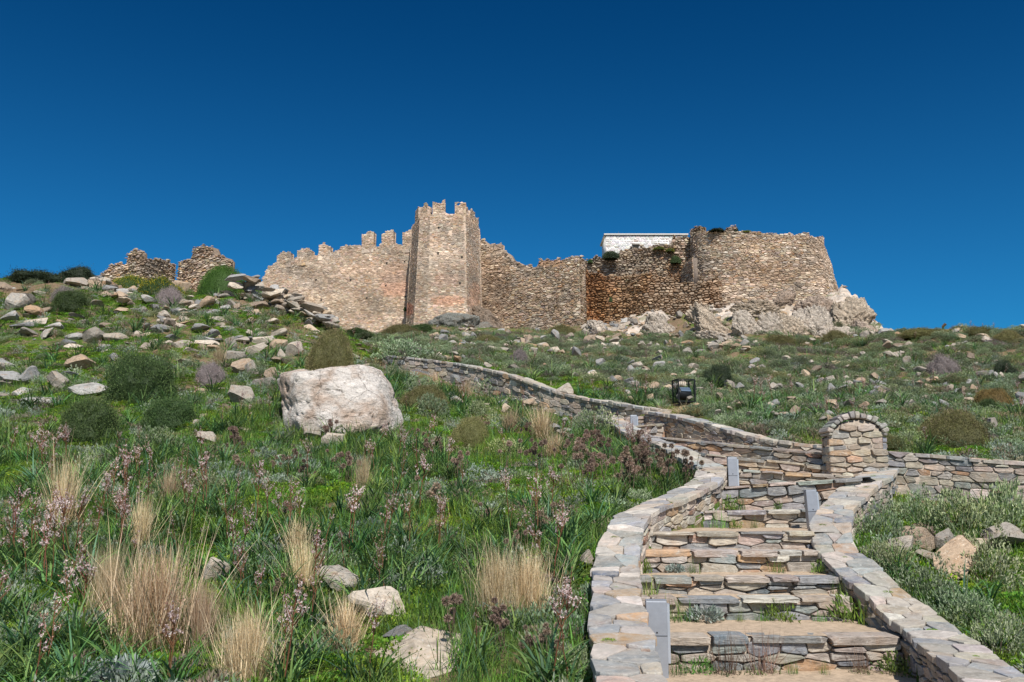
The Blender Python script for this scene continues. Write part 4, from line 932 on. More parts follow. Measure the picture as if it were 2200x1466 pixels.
for i, (px, py, w, h, c, lab, sh) in enumerate(BEDS):
    Yh = hit(px, py)[1]; Yh = min(max(Yh, 60), 75); c_ = tuple(np.minimum(np.array(c)*1.8, 0.84))
    big_rock(px, py, w*1.15, h*1.05, w*0.75/F*Yh, c_, lab, 300+i, Y=Yh-0.5, sub=6 if w > 80 else 5, cuts=9, lo=0.5, nz=0.10, fine=0.12, shear=-sh*0.8, sink=0.7, tilt=(R(16) if py > 690 else 0), group='bedrock outcrops below the castle', name='bedrock')
big_rock(975, 722, 112, 54, 4.0, (0.33, 0.33, 0.29), 'rounded grey green rock at the foot of the castle tower', 41, Y=73.2, sub=5, cuts=8, lo=0.6, nz=0.12, fine=0.03, group='bedrock outcrops below the castle', name='bedrock', sink=0.4)
big_rock(1030, 722, 60, 34, 3.0, (0.36, 0.34, 0.29), 'lower grey rock right of the rounded one at the tower foot', 42, Y=73.4, sub=4, group='bedrock outcrops below the castle', name='bedrock')
big_rock(1052, 722, 66, 66, 3.2, (0.42, 0.32, 0.24), 'beige rock buttress leaning on the right foot of the tower', 43, Y=76.5, sub=5, shear=-0.6, group='bedrock outcrops below the castle', name='bedrock')
# heaps on the left slope
def heap(n, x0, x1, y0, y1, w0, w1):
    for _ in range(n):
        p = hit(RNG.uniform(x0, x1), RNG.uniform(y0, y1)); HEAP.append((p[0], p[1], RNG.uniform(w0, w1)*p[1]/F, 0.34*RNG.uniform(0.6, 1.5), 0, RNG.uniform(0, 0.12)))
HEAP = []
heap(34, -20, 235, 785, 880, 40, 95); heap(24, 450, 640, 725, 850, 20, 52); heap(12, 0, 130, 640, 720, 25, 60); heap(14, 300, 420, 640, 720, 18, 45); heap(16, 560, 800, 925, 1000, 14, 34)
# rocks one can point to: (x, base y, w, h, tilt, colour slot, label)
RK = [(720,1284,78,46,-0.1,1,'blue grey angular rock in the grass between two dry grass tussocks'),(806,1338,104,60,0.35,2,'pinkish brown rock with a slanting flat face in the foreground grass'),
 (850,1384,60,22,0,1,'small grey slab lying just above the large flat slab'),(455,1262,54,42,0.1,2,'lone beige rock in the grass right of the big dry tussock'),(1264,1228,26,32,-0.3,2,'small upright pale stone leaning on the left stair wall'),
 (668,948,36,34,-0.2,2,'small block of beige stone just below the boulder'),(715,958,52,26,0,2,'low rounded pale stone right below the boulder'),(170,800,92,36,0.45,2,'pale slab tilted steeply down to the right above the grey rocks'),(47,828,60,42,0.1,1,'square grey block at the left edge of the slope'),
 (118,838,60,40,0.3,0,'brown grey rock between the square grey block and the long slab'),(194,852,98,36,0.25,1,'long grey slab with orange lichen beside the round green shrub'),(58,852,100,20,0,1,'flat blue grey slab lying on the left rock pile'),(90,876,98,26,0.05,1,'long layered slate at the foot of the left rock pile'),
 (515,872,52,44,0.1,2,'pale jagged rock standing alone in the green left of the boulder'),(246,779,28,18,0,1,'small rounded grey stone above the round green shrub'),(196,740,54,34,-0.7,0,'slanting brown grey slab pointing up to the right'),(244,738,50,22,0.2,1,'thin grey slab resting against the slanting one'),
 (30,672,44,46,0.6,1,'steeply tilted grey slab at the upper left edge'),(17,697,48,28,0,1,'pale grey rock at the left edge below the tilted slab'),(46,708,64,18,0.15,1,'long grey slab just right of the left picture edge'),(113,707,46,15,0.1,1,'flat grey stone alone in the upper left grass'),
 (157,730,40,14,0,1,'thin grey slab in the grass of the upper left slope'),(389,748,48,16,-0.05,0,'dark flat slab overhanging a paler stone'),(402,763,38,16,0.15,2,'pale stone under the dark flat slab'),(495,750,26,28,0.1,2,'upright pale stone on the mossy middle of the left slope'),
 (556,742,48,18,0.1,2,'long white stone in the grass below the ridge pile'),(538,764,60,22,0.35,2,'white slab slanting down to the right in the middle of the left slope'),(597,756,40,28,0,2,'orange and white rock left of the round bush'),(630,768,38,40,-0.2,0,'pointed pink rock touching the round bush'),
 (603,772,20,22,-0.2,2,'small white block between the pink rock and the slanting slab'),(580,824,30,36,0,3,'rounded orange brown stone just left of the boulder'),(562,834,54,24,0.3,2,'beige wedge shaped stone left of the boulder foot'),(517,808,46,40,0,3,'brown rock in the heap left of the boulder'),
 (500,778,44,26,0,2,'pale pink rock at the left of the heap'),(540,812,30,38,0.2,2,'pale block leaning on the brown rock of the heap'),(548,612,34,24,0,2,'pale rock topping the ridge against the sky and castle wall'),(640,0,0,0,0,0,''),
 (1985,1186,72,36,0.05,3,'orange topped rock among the sage bushes right of the steps'),(1950,1204,60,30,-0.1,2,'pinkish rock partly under the orange topped one'),(2068,1258,96,66,0.5,3,'large orange beige rock sloping steeply, right of the steps'),(2036,1196,44,32,0.4,2,'white wedge of rock above the large sloping one'),
 (2165,1192,90,44,-0.1,2,'pink pointed rock at the right picture edge'),(1995,1225,36,22,0,1,'small grey stone between the rocks right of the steps'),(2110,1196,60,20,0,2,'low pale stone in the row right of the steps'),(2040,722,0,0,0,0,''),
 (1465,832,24,16,0,2,'pale stone in the scrub just above the floodlight cage'),(1215,872,40,28,0,2,'pale block with yellow lichen in the retaining wall corner'),(545,664,62,18,0.1,3,'long orange slab on top of the ridge pile'),(600,652,38,22,-0.15,2,'light angular stone crowning the ridge pile'),
 (280,614,48,20,0.05,0,'grey brown slab among the stones under the skyline'),(160,616,60,22,-0.1,0,'domed brown rock just under the left skyline'),(385,606,36,28,0,2,'pale rounded rock between the yellow bush and the domed green bush'),(440,955,40,26,0.1,2,'pale stone with a white face in the green left of centre'),(640,860,0,0,0,0,'')]
KO_X = [(880,1442,200,60),(885,1412,190,60),(880,1385,160,40)]
o = big_rock(882, 1436, 205, 20, 1.05, (0.46,0.38,0.29), 'large flat beige slab lying at the bottom of the grass', 61, 'stone', sub=5, cuts=18, lo=0.30, nz=0.02, fine=0.02, sink=0.9, hi=0.6); o.rotation_euler = (R(13), 0, R(-6)); o.location.z += 0.09
for t in RK:
    if t[2] == 0: continue
    v = {0: 0, 1: 1, 2: 2, 3: 3}[t[5]]+4*int(RNG.integers(3)); e = 1.15 if t[0] > 1900 or t[1] > 1200 else 1.0
    rock(t[0], t[1], t[2]*e, t[3]*e, t[6], v, t[4], sink=0.45 if t[2] > 2.8*t[3] else 0.12, up=0.08 if t[0] > 1900 else 0.04 if t[1] > 1200 else 0.0)
LATE = []
SH = [('dome',472,632,124,66,'large smooth bright green dome bush on the left skyline'),('green',138,672,92,46,'dark green dome bush on the rocky slope under the left skyline'),('green',290,862,162,96,'big rounded green bush below the rock pile on the left slope'),
 ('green',172,948,150,84,'dark green bush nearest the left edge among the asphodels'),('green',350,922,136,62,'low wide dark green bush right of the one nearest the left edge'),('olive',908,882,120,50,'olive brown cushion bush just right of the boulder'),
 ('dark',1544,832,76,42,'dark twiggy bush to the right of the floodlight cage'),('olive',2058,962,148,74,'wide olive cushion bush on the slope right of the arched pillar'),('orange',2142,880,84,44,'orange brown cushion bush near the right edge'),('green',2132,892,56,32,'small green bush in front of the orange brown one'),
 ('yellow',275,612,72,34,'bush with yellow flowers left of the domed green one on the skyline'),('yellow',338,640,96,44,'lower bush with yellow flowers beneath the skyline'),('dark',60,606,150,26,'long dark bush on the skyline at the left edge'),('dark',160,604,90,28,'dark bush on the skyline left of the first ruined wall'),
 ('purple',450,828,74,44,'dry purple grey cushion bush left of the boulder'),('purple',2030,812,84,42,'dry pale purple cushion bush high on the right slope'),('green',2040,806,34,24,'small green bush growing in the pale purple one'),('olive',1010,958,90,54,'olive brown bush in the meadow below the retaining wall'),
 ('olive',1800,738,60,26,'low green grey bush under the castle rock at right'),('olive',1680,744,80,22,'low brown bush under the bedrock'),('olive',1210,724,74,26,'rounded olive bush at the foot of the brown rubble wall'),('olive',860,722,90,24,'low olive bush at the foot of the left curtain wall'),('green',905,716,70,18,'low dark bush left of the grey rock under the tower'),
 ('dark',2165,815,50,34,'dark cushion bush on the far right slope'),('olive',2168,735,60,24,'olive bush on the right skyline'),('olive',1990,726,110,18,'long low olive bush on the right skyline'),('olive',2110,722,70,18,'low bush on the skyline at the right end'),('purple',130,650,50,30,'small grey bush on the upper left slope'),
 ('purple',362,660,60,38,'purple grey twiggy bush right under the lower yellow flowered bush'),('purple',1115,785,50,30,'grey twiggy bush just above the long retaining wall'),('olive',1025,790,40,18,'small olive bush on top of the long retaining wall'),('purple',880,770,60,30,'grey brown twiggy bush where the long retaining wall begins'),
 ('olive',1900,960,90,26,'low brown bush right behind the arched pillar'),('green',760,716,90,18,'green bush at the corner of the ridge below the curtain wall'),('olive',1050,745,70,24,'grey green bush below the tower rock'),('dark',660,600,0,0,'')]
KO = [(t[0], t[1], t[2], t[3]) for t in RK if t[2]]+KO_X
LM = [(520,605,'the ridge top'),(575,630,'the middle ridge heap'),(630,665,'the lower ridge heap'),(690,700,'the tail of the ridge heap'),(60,740,'the left slope edge'),(380,700,'the open left slope'),(250,660,'the upper left slope'),(150,1330,'the lower left corner'),(1180,1180,'the meadow by the wall'),(300,1020,'the left meadow'),(620,1000,'the meadow under the boulder'),(1000,1400,'the bottom of the meadow'),(735,850,'the huge boulder'),(711,760,'the bush on the boulder'),(472,610,'the domed green bush'),(138,650,'the upper left green bush'),(290,815,'the big rounded bush'),(172,905,'the bush nearest the left edge'),(350,895,'the low wide dark bush'),(908,860,'the olive bush beside the boulder'),
 (1544,815,'the dark twiggy bush'),(2058,925,'the wide olive bush'),(2142,855,'the orange brown bush'),(338,620,'the yellow flowered bush'),(450,805,'the purple grey bush'),(2030,792,'the pale purple bush'),(1010,935,'the olive meadow bush'),(720,1262,'the blue grey rock'),(806,1315,'the pinkish brown rock'),
 (880,1410,'the flat beige slab'),(455,1242,'the lone beige rock'),(194,835,'the long lichened slab'),(47,808,'the square grey block'),(515,850,'the pale jagged rock'),(30,650,'the tilted grey slab'),(597,740,'the orange and white rock'),(1985,1165,'the orange topped rock'),(2068,1225,'the large sloping rock'),(2165,1170,'the pink pointed rock'),
 (545,655,'the long orange slab'),(325,1300,'the largest dry tussock'),(130,1070,'the tall narrow tussock'),(650,1230,'the slim dry tussock'),(1100,1260,'the golden dry tussocks'),(530,1400,'the reddish bottom tussock'),(780,1020,'the thin meadow tussock'),(1165,910,'the pale upper tussock'),(1272,910,'the round sage bush'),(1052,830,'the sage bush before the wall'),
 (2110,1100,'the large sage bushes'),(2120,1380,'the lowest sage bush'),(1470,850,'the floodlight cage'),(1850,960,'the arched pillar'),(255,1445,'the silvery plant'),(1572,1015,'the bollard in the bend'),(1409,1370,'the nearest bollard'),(1361,905,'the distant bollard'),(1745,1085,'the bollard at right'),(939,735,'the tiny far bollard'),
 (975,695,'the grey green tower rock'),(1422,700,'the pale bedrock bulge'),(1532,690,'the steep pink slab'),(1622,660,'the flat pink bedrock'),(1756,655,'the dark striated rock'),(1830,670,'the rounded pink cliff'),(1890,725,'the lowest pink rock'),(290,590,'the leftmost ruined wall'),(430,575,'the stepped ruined wall'),(2100,710,'the right skyline'),(1300,860,'the wall corner'),
 (1280,1250,'the left stair wall'),(1900,1180,'the right stair wall'),(2050,985,'the right retaining wall'),(1110,800,'the long retaining wall'),(440,1055,'the meadow sage bush'),(850,1150,'the open meadow centre'),(1000,1060,'the upper meadow centre'),(1750,820,'the middle of the right slope'),(1300,770,'the scrub below the rust wall'),(1950,850,'the right part of the slope'),(1600,900,'the slope behind the retaining wall')]
def later(o, head, cat, group, px, py):
    o['category'] = cat; o['group'] = group; LATE.append((o, head, float(px), float(py)))
def finish_labels():
    by = {}
    for o, head, x, y in LATE:
        d = [math.hypot(x-l[0], (y-l[1])*1.3) for l in LM]; i = int(np.argmin(d)); dx, dy = x-LM[i][0], y-LM[i][1]
        w = ('right of' if dx > 0 else 'left of') if abs(dx) > abs(dy)*1.2 else ('below' if dy > 0 else 'above')
        ds = 'just ' if d[i] < 45 else '' if d[i] < 100 else 'well '
        by.setdefault('%s %s%s %s' % (head, ds, w, LM[i][2]), []).append((x, o))
    for lab, lst in by.items():
        lst.sort(key=lambda t: t[0]); n = len(lst)
        for k, (x, o) in enumerate(lst):
            if n == 1 or n > 20: o['label'] = lab
            else: o['label'] = lab+', '+(('left one', 'right one')[k] if n == 2 else 'leftmost' if k == 0 else 'rightmost' if k == n-1 else ('second', 'third', 'fourth', 'fifth', 'sixth', 'seventh', 'eighth', 'ninth', 'tenth', 'eleventh', 'twelfth', 'thirteenth', 'fourteenth', 'fifteenth', 'sixteenth', 'seventeenth', 'eighteenth', 'nineteenth')[k-1]+' from left')
# scattered stones, the largest 240 as things, the rest as one mass
cand = []
def inside_any(x, y, pad=0.0):
    c = in_poly(np.array([x]), np.array([y]), CORR)[0]
    for pth in (LW, RW, WA, WB, WR):
        d, _, _ = pth.sdist([x], [y])
        if d[0] < 0.6+pad: c = True
    return bool(c)
def scatter(n, px0, px1, Y0, Y1, smin, smax, flat, reg, zj=0.0, cluster=0.0):
    for _ in range(n):
        px = RNG.uniform(px0, px1); Y = math.sqrt(RNG.uniform(Y0**2, Y1**2)); X = (px-1100)/F*Y*1.0
        if cluster and fbm([X*0.35], [Y*0.35], 0, 91, 2)[0] < cluster-0.5: continue
        s = smin+(smax-smin)*RNG.random()**2.2
        if reg == 3: s = min(s, 0.22+0.014*(Y-16))
         
        cand.append((X, Y, s, flat*RNG.uniform(0.6, 1.4), reg, zj))
scatter(620, -60, 800, 20.5, 36.5, 0.12, 0.85, 0.33, 0, 0, 0.42); scatter(200, -60, 700, 28, 36.5, 0.15, 0.9, 0.33, 0); scatter(120, 380, 760, 27, 34, 0.15, 0.6, 0.4, 0)
for i in range(150):
    t = RNG.random(); cx = 475+t*235; Y = 35.4-2.6*t+RNG.normal(0, 0.4); cand.append(((cx-1100)/F*Y, Y, RNG.uniform(0.35, 0.95), 0.34, 1, RNG.uniform(0, 0.95)*(1-0.5*t)))
for i in range(70):
    cx = RNG.uniform(120, 330); Y = 36+RNG.normal(0, 0.7); cand.append(((cx-1100)/F*Y, Y, RNG.uniform(0.25, 0.8), 0.45, 1, RNG.uniform(0, 0.25)))
for i in range(90):
    cx = RNG.uniform(200, 560); Y = 33.5+RNG.normal(0, 0.8); cand.append(((cx-1100)/F*Y, Y, RNG.uniform(0.2, 0.7), 0.45, 0, RNG.uniform(0, 0.2)))
scatter(50, 0, 1250, 9, 20, 0.10, 0.35, 0.4, 2); scatter(26, 380, 760, 17, 21, 0.15, 0.5, 0.5, 2)
scatter(1500, 900, 2260, 18.5, 58, 0.18, 0.85, 0.6, 3, 0.16, 0.45); scatter(150, 2060, 2260, 44, 57, 0.3, 1.0, 0.45, 3)
scatter(620, 1180, 1560, 60, 75, 0.2, 0.8, 0.6, 4); scatter(420, 1560, 1920, 60, 74, 0.15, 0.55, 0.6, 4); scatter(80, 760, 1180, 62, 74, 0.25, 0.8, 0.5, 5); scatter(110, 980, 1110, 69.5, 71.5, 0.2, 0.6, 0.4, 5)
cand += HEAP
cand = [c for c in cand if not (c[1] < 42 and inside_any(c[0], c[1])) and not (abs(c[0]+3.6) < 1.8 and abs(c[1]-20) < 1.8)]
cx = np.array([c[0] for c in cand]); cy = np.array([c[1] for c in cand]); cz = ground(cx, cy); app = np.array([c[2] for c in cand])/cy
_x, _y = proj(np.stack([cx, cy, cz], 1)); _k = np.ones(len(cx), bool)
for t in SH: _k &= ~((np.abs(_x-t[1]) < t[3]*0.48) & (_y > t[2]-t[4]*1.0) & (_y < t[2]+8))
for t in KO: _k &= ~((np.abs(_x-t[0]) < t[2]*0.5) & (np.abs(_y-t[1]+t[3]*0.3) < t[3]*0.7))
cand = [c for c, q in zip(cand, _k) if q]; cx, cy, cz, app = cx[_k], cy[_k], cz[_k], app[_k]
order = np.argsort(-app); px_, py_ = proj(np.stack([cx, cy, cz], 1))
KR = ['slope stone', 'heap stone', 'stone in the grass', 'stone in the scrub', 'pale rubble stone', 'rubble stone']
REG = ['stones lying on the rocky left slope','stones stacked in the heap along the left ridge','small stones lying in the foreground grass','stones showing through the scrub of the right slope','pale rubble stones on the bank below the castle','rubble stones on the bank below the castle tower']
def rock_rot(): return (RNG.normal(0, 0.22), RNG.normal(0, 0.28), RNG.uniform(0, 6.28))
stuffR = []
seen = 0
for r, i in enumerate(order):
    vis = -20 < px_[i] < 2220 and py_[i] < 1480
    X, Y, s, fl, reg, zj = cand[i]; loc = (X, Y, cz[i]+zj+s*fl*(0.05 if Y < 58 and zj < 0.2 and X < 0 else 0.24)); sc = (s, s*RNG.uniform(0.6, 0.9), s*fl)
    if vis and seen < 235:
        seen += 1
        o = bpy.data.objects.new('rock', ROCKM[int(RNG.integers(14))]); COL.objects.link(o); o.location = loc; o.scale = sc; o.rotation_euler = rock_rot()
        sz = 'large' if s > 0.6 else 'medium' if s > 0.35 else 'small'
        later(o, '%s %s%s' % (sz, 'flat ' if fl < 0.42 and reg != 1 else 'blocky ' if fl > 0.6 else '', KR[reg]), 'rock', REG[reg], px_[i], py_[i])
    else: stuffR.append((loc, rock_rot(), sc, int(RNG.integers(14))))

def instancer(name, P_, Rr, Sc, Vi, meshes, label=None, cat=None):
    """one mass of small growth or rubble nobody could count: points on the ground carry the pieces"""
    me = bpy.data.meshes.new(name); P_ = np.asarray(P_, np.float32); n = len(P_)
    me.vertices.add(n); me.vertices.foreach_set('co', P_.ravel())
    for nm, ty, dat, key in (('rot', 'FLOAT_VECTOR', Rr, 'vector'), ('scl', 'FLOAT_VECTOR', Sc, 'vector'), ('vi', 'INT', Vi, 'value')):
        a = me.attributes.new(nm, ty, 'POINT'); a.data.foreach_set(key, np.asarray(dat, np.int32 if ty == 'INT' else np.float32).ravel())
    o = bpy.data.objects.new(name, me); COL.objects.link(o)
    src = bpy.data.collections.new(name+'_pieces')
    for i, m_ in enumerate(meshes): src.objects.link(bpy.data.objects.new('piece_%02d' % i, m_))
    ng = bpy.data.node_groups.new(name, 'GeometryNodeTree')
    ng.interface.new_socket('Geometry', in_out='INPUT', socket_type='NodeSocketGeometry'); ng.interface.new_socket('Geometry', in_out='OUTPUT', socket_type='NodeSocketGeometry')
    nn = ng.nodes; gi = nn.new('NodeGroupInput'); go = nn.new('NodeGroupOutput'); ip = nn.new('GeometryNodeInstanceOnPoints'); ci = nn.new('GeometryNodeCollectionInfo')
    ci.inputs[0].default_value = src; ci.inputs['Separate Children'].default_value = True; ci.inputs['Reset Children'].default_value = True
    def attr(nm, ty):
        a = nn.new('GeometryNodeInputNamedAttribute'); a.data_type = ty; a.inputs[0].default_value = nm; return a.outputs[0]
    L = ng.links.new; L(gi.outputs[0], ip.inputs['Points']); L(ci.outputs[0], ip.inputs['Instance']); ip.inputs['Pick Instance'].default_value = True
    L(attr('vi', 'INT'), ip.inputs['Instance Index']); er = nn.new('FunctionNodeEulerToRotation'); L(attr('rot', 'FLOAT_VECTOR'), er.inputs[0]); L(er.outputs[0], ip.inputs['Rotation'])
    L(attr('scl', 'FLOAT_VECTOR'), ip.inputs['Scale']); L(ip.outputs[0], go.inputs[0])
    md = o.modifiers.new('spread', 'NODES'); md.node_group = ng
    return tag(o, label, cat, kind='stuff')
instancer('rubble', [s[0] for s in stuffR], [s[1] for s in stuffR], [s[2] for s in stuffR], [s[3] for s in stuffR], ROCKM, 'countless small stones strewn over the slopes and the bank below the castle', 'rubble')

# ------------------------------------------------------------------ vegetation pieces
def blades(mb, n, rng, r, ln, wd, lean, droop, seg, cols, base=(0, 0, 0), taper=1.5, tipcol=None, fold=0.0):
    ph = rng.uniform(0, 2*np.pi, n); rr = r*np.sqrt(rng.random(n)); L = rng.uniform(*ln, n); th0 = rng.uniform(*lean, n); dr = rng.uniform(*droop, n)
    w = wd*rng.uniform(0.7, 1.3, n); b = rng.uniform(0, 2*np.pi, n); pos = np.stack([rr*np.cos(b)+base[0], rr*np.sin(b)+base[1], np.full(n, base[2])-0.02], 1)
    d = np.stack([np.cos(ph), np.sin(ph)], 1); sd = np.stack([-d[:, 1], d[:, 0], np.zeros(n)], 1)
    tw = rng.normal(0, 0.5, n); sd = sd*np.cos(tw)[:, None]+np.stack([d[:, 0], d[:, 1], np.zeros(n)], 1)*np.sin(tw)[:, None]
    cols = np.asarray(cols, float); c = cols[rng.integers(len(cols), size=n)]*rng.uniform(0.75, 1.25, (n, 1)); V = []; C = []
    for i in range(seg+1):
        t = i/seg; wi = w*(1-t**taper)*0.5+0.0004
        V += [pos-sd*wi[:, None], pos+sd*wi[:, None]]; cc = c if tipcol is None else c*(1-t**2)+np.array(tipcol)*t**2
        C += [cc, cc]
        th = th0+dr*((i+0.5)/seg)**1.3; st = L/seg; pos = pos+np.stack([d[:, 0]*np.sin(th)*st, d[:, 1]*np.sin(th)*st, np.cos(th)*st], 1)
    V = np.stack(V, 1); C = np.stack(C, 1); k = 2*(seg+1); o = (np.arange(n)*k)[:, None, None]
    f = np.array([[2*i, 2*i+1, 2*i+3, 2*i+2] for i in range(seg)])[None]+o
    mb.add(V.reshape(-1, 3), f.reshape(-1, 4), C.reshape(-1, 3))
def leaves(mb, cen, dirs, L, Wd, cols, rng):
    n = len(cen); dirs = dirs/np.linalg.norm(dirs, axis=1)[:, None]; up = rng.normal(size=(n, 3)); sd = np.cross(dirs, up); sd /= np.linalg.norm(sd, axis=1)[:, None]; nn = np.cross(sd, dirs)
    L = L*rng.uniform(0.6, 1.3, n)[:, None]; W_ = Wd*rng.uniform(0.7, 1.3, n)[:, None]
    V = np.stack([cen, cen+dirs*L*0.45+sd*W_/2+nn*W_*0.15, cen+dirs*L, cen+dirs*L*0.45-sd*W_/2+nn*W_*0.15], 1)
    cols = np.asarray(cols, float); c = cols[rng.integers(len(cols), size=n)]*rng.uniform(0.7, 1.3, (n, 1))
    mb.add(V.reshape(-1, 3), np.arange(4*n).reshape(n, 4), np.repeat(c, 4, 0))
def sph(n, rng, zmin=0.0):
    v = rng.normal(size=(n*3, 3)); v /= np.linalg.norm(v, axis=1)[:, None]; v = v[v[:, 2] > zmin][:n]; return v
GR1 = [(0.13,0.25,0.03),(0.10,0.19,0.03),(0.18,0.29,0.045),(0.17,0.21,0.06)]
ASP = [(0.075,0.15,0.045),(0.10,0.20,0.055),(0.055,0.125,0.055),(0.145,0.235,0.06)]
DRY = [(0.56,0.43,0.26),(0.46,0.33,0.19),(0.68,0.55,0.37),(0.34,0.23,0.13)]
SAGE = [(0.21,0.26,0.14),(0.27,0.31,0.18),(0.16,0.21,0.10),(0.34,0.37,0.24),(0.13,0.18,0.07)]
def m_grass(seed, n=60, h=(0.04, 0.15), wd=0.006, r=0.15, cols=GR1):
    g = np.random.default_rng(seed); mb = MB(); blades(mb, n, g, r, h, wd, (0, 0.7), (0.1, 1.0), 3, cols); return mb
def m_moss(seed):
    g = np.random.default_rng(seed); mb = MB(); v = sph(220, g, 0.1); v = v*np.array([0.16, 0.16, 0.045])*np.sqrt(g.random(len(v)))[:, None]**0.5
    leaves(mb, v, v*[1, 1, 6]+g.normal(0, 0.04, v.shape), 0.02, 0.016, [(0.15,0.28,0.025),(0.22,0.34,0.035),(0.11,0.22,0.025)], g); return mb
def m_asp(seed, n=34, s=0.9):
    g = np.random.default_rng(seed); mb = MB(); blades(mb, n, g, 0.08, (0.25*s, 0.56*s), 0.019, (0.1, 0.85), (0.5, 1.7), 5, ASP, taper=2.4); return mb
def m_stalk(seed, h=0.9, br=6, bud=0.35):
    g = np.random.default_rng(seed); mb = MB(); bc = (0.20, 0.085, 0.045)
    k = 7; z = np.linspace(0, h, k); pts = np.stack([0.02*np.cumsum(g.normal(0, 0.4, k)), 0.02*np.cumsum(g.normal(0, 0.4, k)), z], 1); tube_into(mb, pts, np.linspace(0.0065, 0.002, k), bc, 5)
    def flowers(a, b, n):
        t = g.uniform(0.15, 1.0, n)[:, None]; c = a*(1-t)+b*t; out = g.normal(size=(n, 3)); out[:, 2] = out[:, 2]*0.4+0.2; out /= np.linalg.norm(out, axis=1)[:, None]; c = c+out*0.018
        isb = (g.random(n) < bud)|(t[:, 0] > 0.85)
        if isb.any(): leaves(mb, c[isb], out[isb]+[0, 0, 0.6], 0.020, 0.009, [(0.33,0.17,0.12),(0.46,0.28,0.23),(0.25,0.13,0.09)], g)
        o = ~isb; cc = c[o]; oo = out[o]
        for p_ in range(6):
            an = p_*np.pi/3+g.uniform(0, 0.5); u = np.cross(oo, [0.3, 0.2, 0.9]); u /= np.linalg.norm(u, axis=1)[:, None]+1e-9; w_ = np.cross(oo, u)
            leaves(mb, cc, u*math.cos(an)+w_*math.sin(an)+oo*0.35, 0.016, 0.006, [(0.70,0.55,0.53),(0.55,0.38,0.36),(0.78,0.68,0.66)], g)
    flowers(np.array([pts[-1][0], pts[-1][1], h*0.72]), pts[-1], 22)
    for i in range(br):
        z0 = h*g.uniform(0.48, 0.80); an = g.uniform(0, 6.28); L = h*g.uniform(0.12, 0.26); a = np.array([np.interp(z0, z, pts[:, 0]), np.interp(z0, z, pts[:, 1]), z0])
        b = a+np.array([math.cos(an)*L*0.5, math.sin(an)*L*0.5, L]); m_ = (a+b)/2+np.array([math.cos(an), math.sin(an), -0.3])*L*0.08
        tube_into(mb, [a, m_, b], [0.004, 0.003, 0.0015], bc, 4); flowers(a*0.6+b*0.4, b, 11)
    return mb
def m_herb(seed, cols, n=70, h=0.16):
    g = np.random.default_rng(seed); mb = MB(); v = sph(n, g, 0.0)*np.array([0.16, 0.16, h])*np.sqrt(g.random((n, 1)))
    for i in range(3): leaves(mb, v+g.normal(0, 0.012, v.shape), v*[1, 1, 0.6]+[0, 0, 0.10]+g.normal(0, 0.07, v.shape), 0.040, 0.014, cols, g)
    blades(mb, 18, g, 0.12, (0.06, h*1.5), 0.004, (0, 0.8), (0, 0.6), 3, cols); return mb
def m_dry(seed, n=420, h=(0.35, 0.95), r=0.20):
    g = np.random.default_rng(seed); mb = MB(); H_ = h[1]
    for q, (c, fr, l) in enumerate(((0, 0.25, (0.75, 1.0)), (0.35, 0.35, (0.5, 0.9)), (0.7, 0.4, (0.3, 0.75)))):
        for j in range(3):
            an = g.uniform(0, 6.28); rr = r*c*g.uniform(0.4, 1); blades(mb, int(n*fr/3), g, r*0.45, (l[0]*H_*g.uniform(0.8, 1), l[1]*H_), 0.0042, (0, 0.22+0.28*c), (0.0, 0.3+0.5*c), 4, DRY, taper=2.5, base=(rr*math.cos(an), rr*math.sin(an), 0))
    blades(mb, n//10, g, r*1.15, (H_*0.8, H_*1.28), 0.0040, (0.05, 0.55), (0.0, 0.5), 4, [(0.60,0.48,0.32),(0.52,0.40,0.25)], taper=2.5)
    blades(mb, n//2, g, r*1.1, (H_*0.15, H_*0.5), 0.0045, (0.1, 0.8), (0.1, 0.9), 3, [(0.30,0.22,0.12),(0.16,0.19,0.06),(0.22,0.17,0.09)]); return mb
def m_sage(seed, n=520, lump=0.25, cols=SAGE, L=0.05, W_=0.02, zsq=0.7):
    g = np.random.default_rng(seed); mb = MB(); v = sph(n, g, -0.05); rad = (0.45+0.55*g.random(len(v))**0.35)*(1+lump*fbm(v[:, 0]*2.3, v[:, 1]*2.3, v[:, 2]*2.3+seed, seed, 2))*0.5
    c = v*rad[:, None]*[1, 1, zsq*1.3]; c[:, 2] = np.maximum(c[:, 2], 0.0)
    for i in range(5): leaves(mb, c+g.normal(0, 0.012, c.shape), v*[1, 1, 0.8]+[0, 0, 0.5]+g.normal(0, 0.55, c.shape), L, W_, cols, g)
    for i in range(34):
        e = c[g.integers(len(c))]; tube_into(mb, [np.zeros(3), e*0.5+[0, 0, 0.02], e], [0.006, 0.004, 0.002], (0.11, 0.085, 0.06), 3)
    return mb
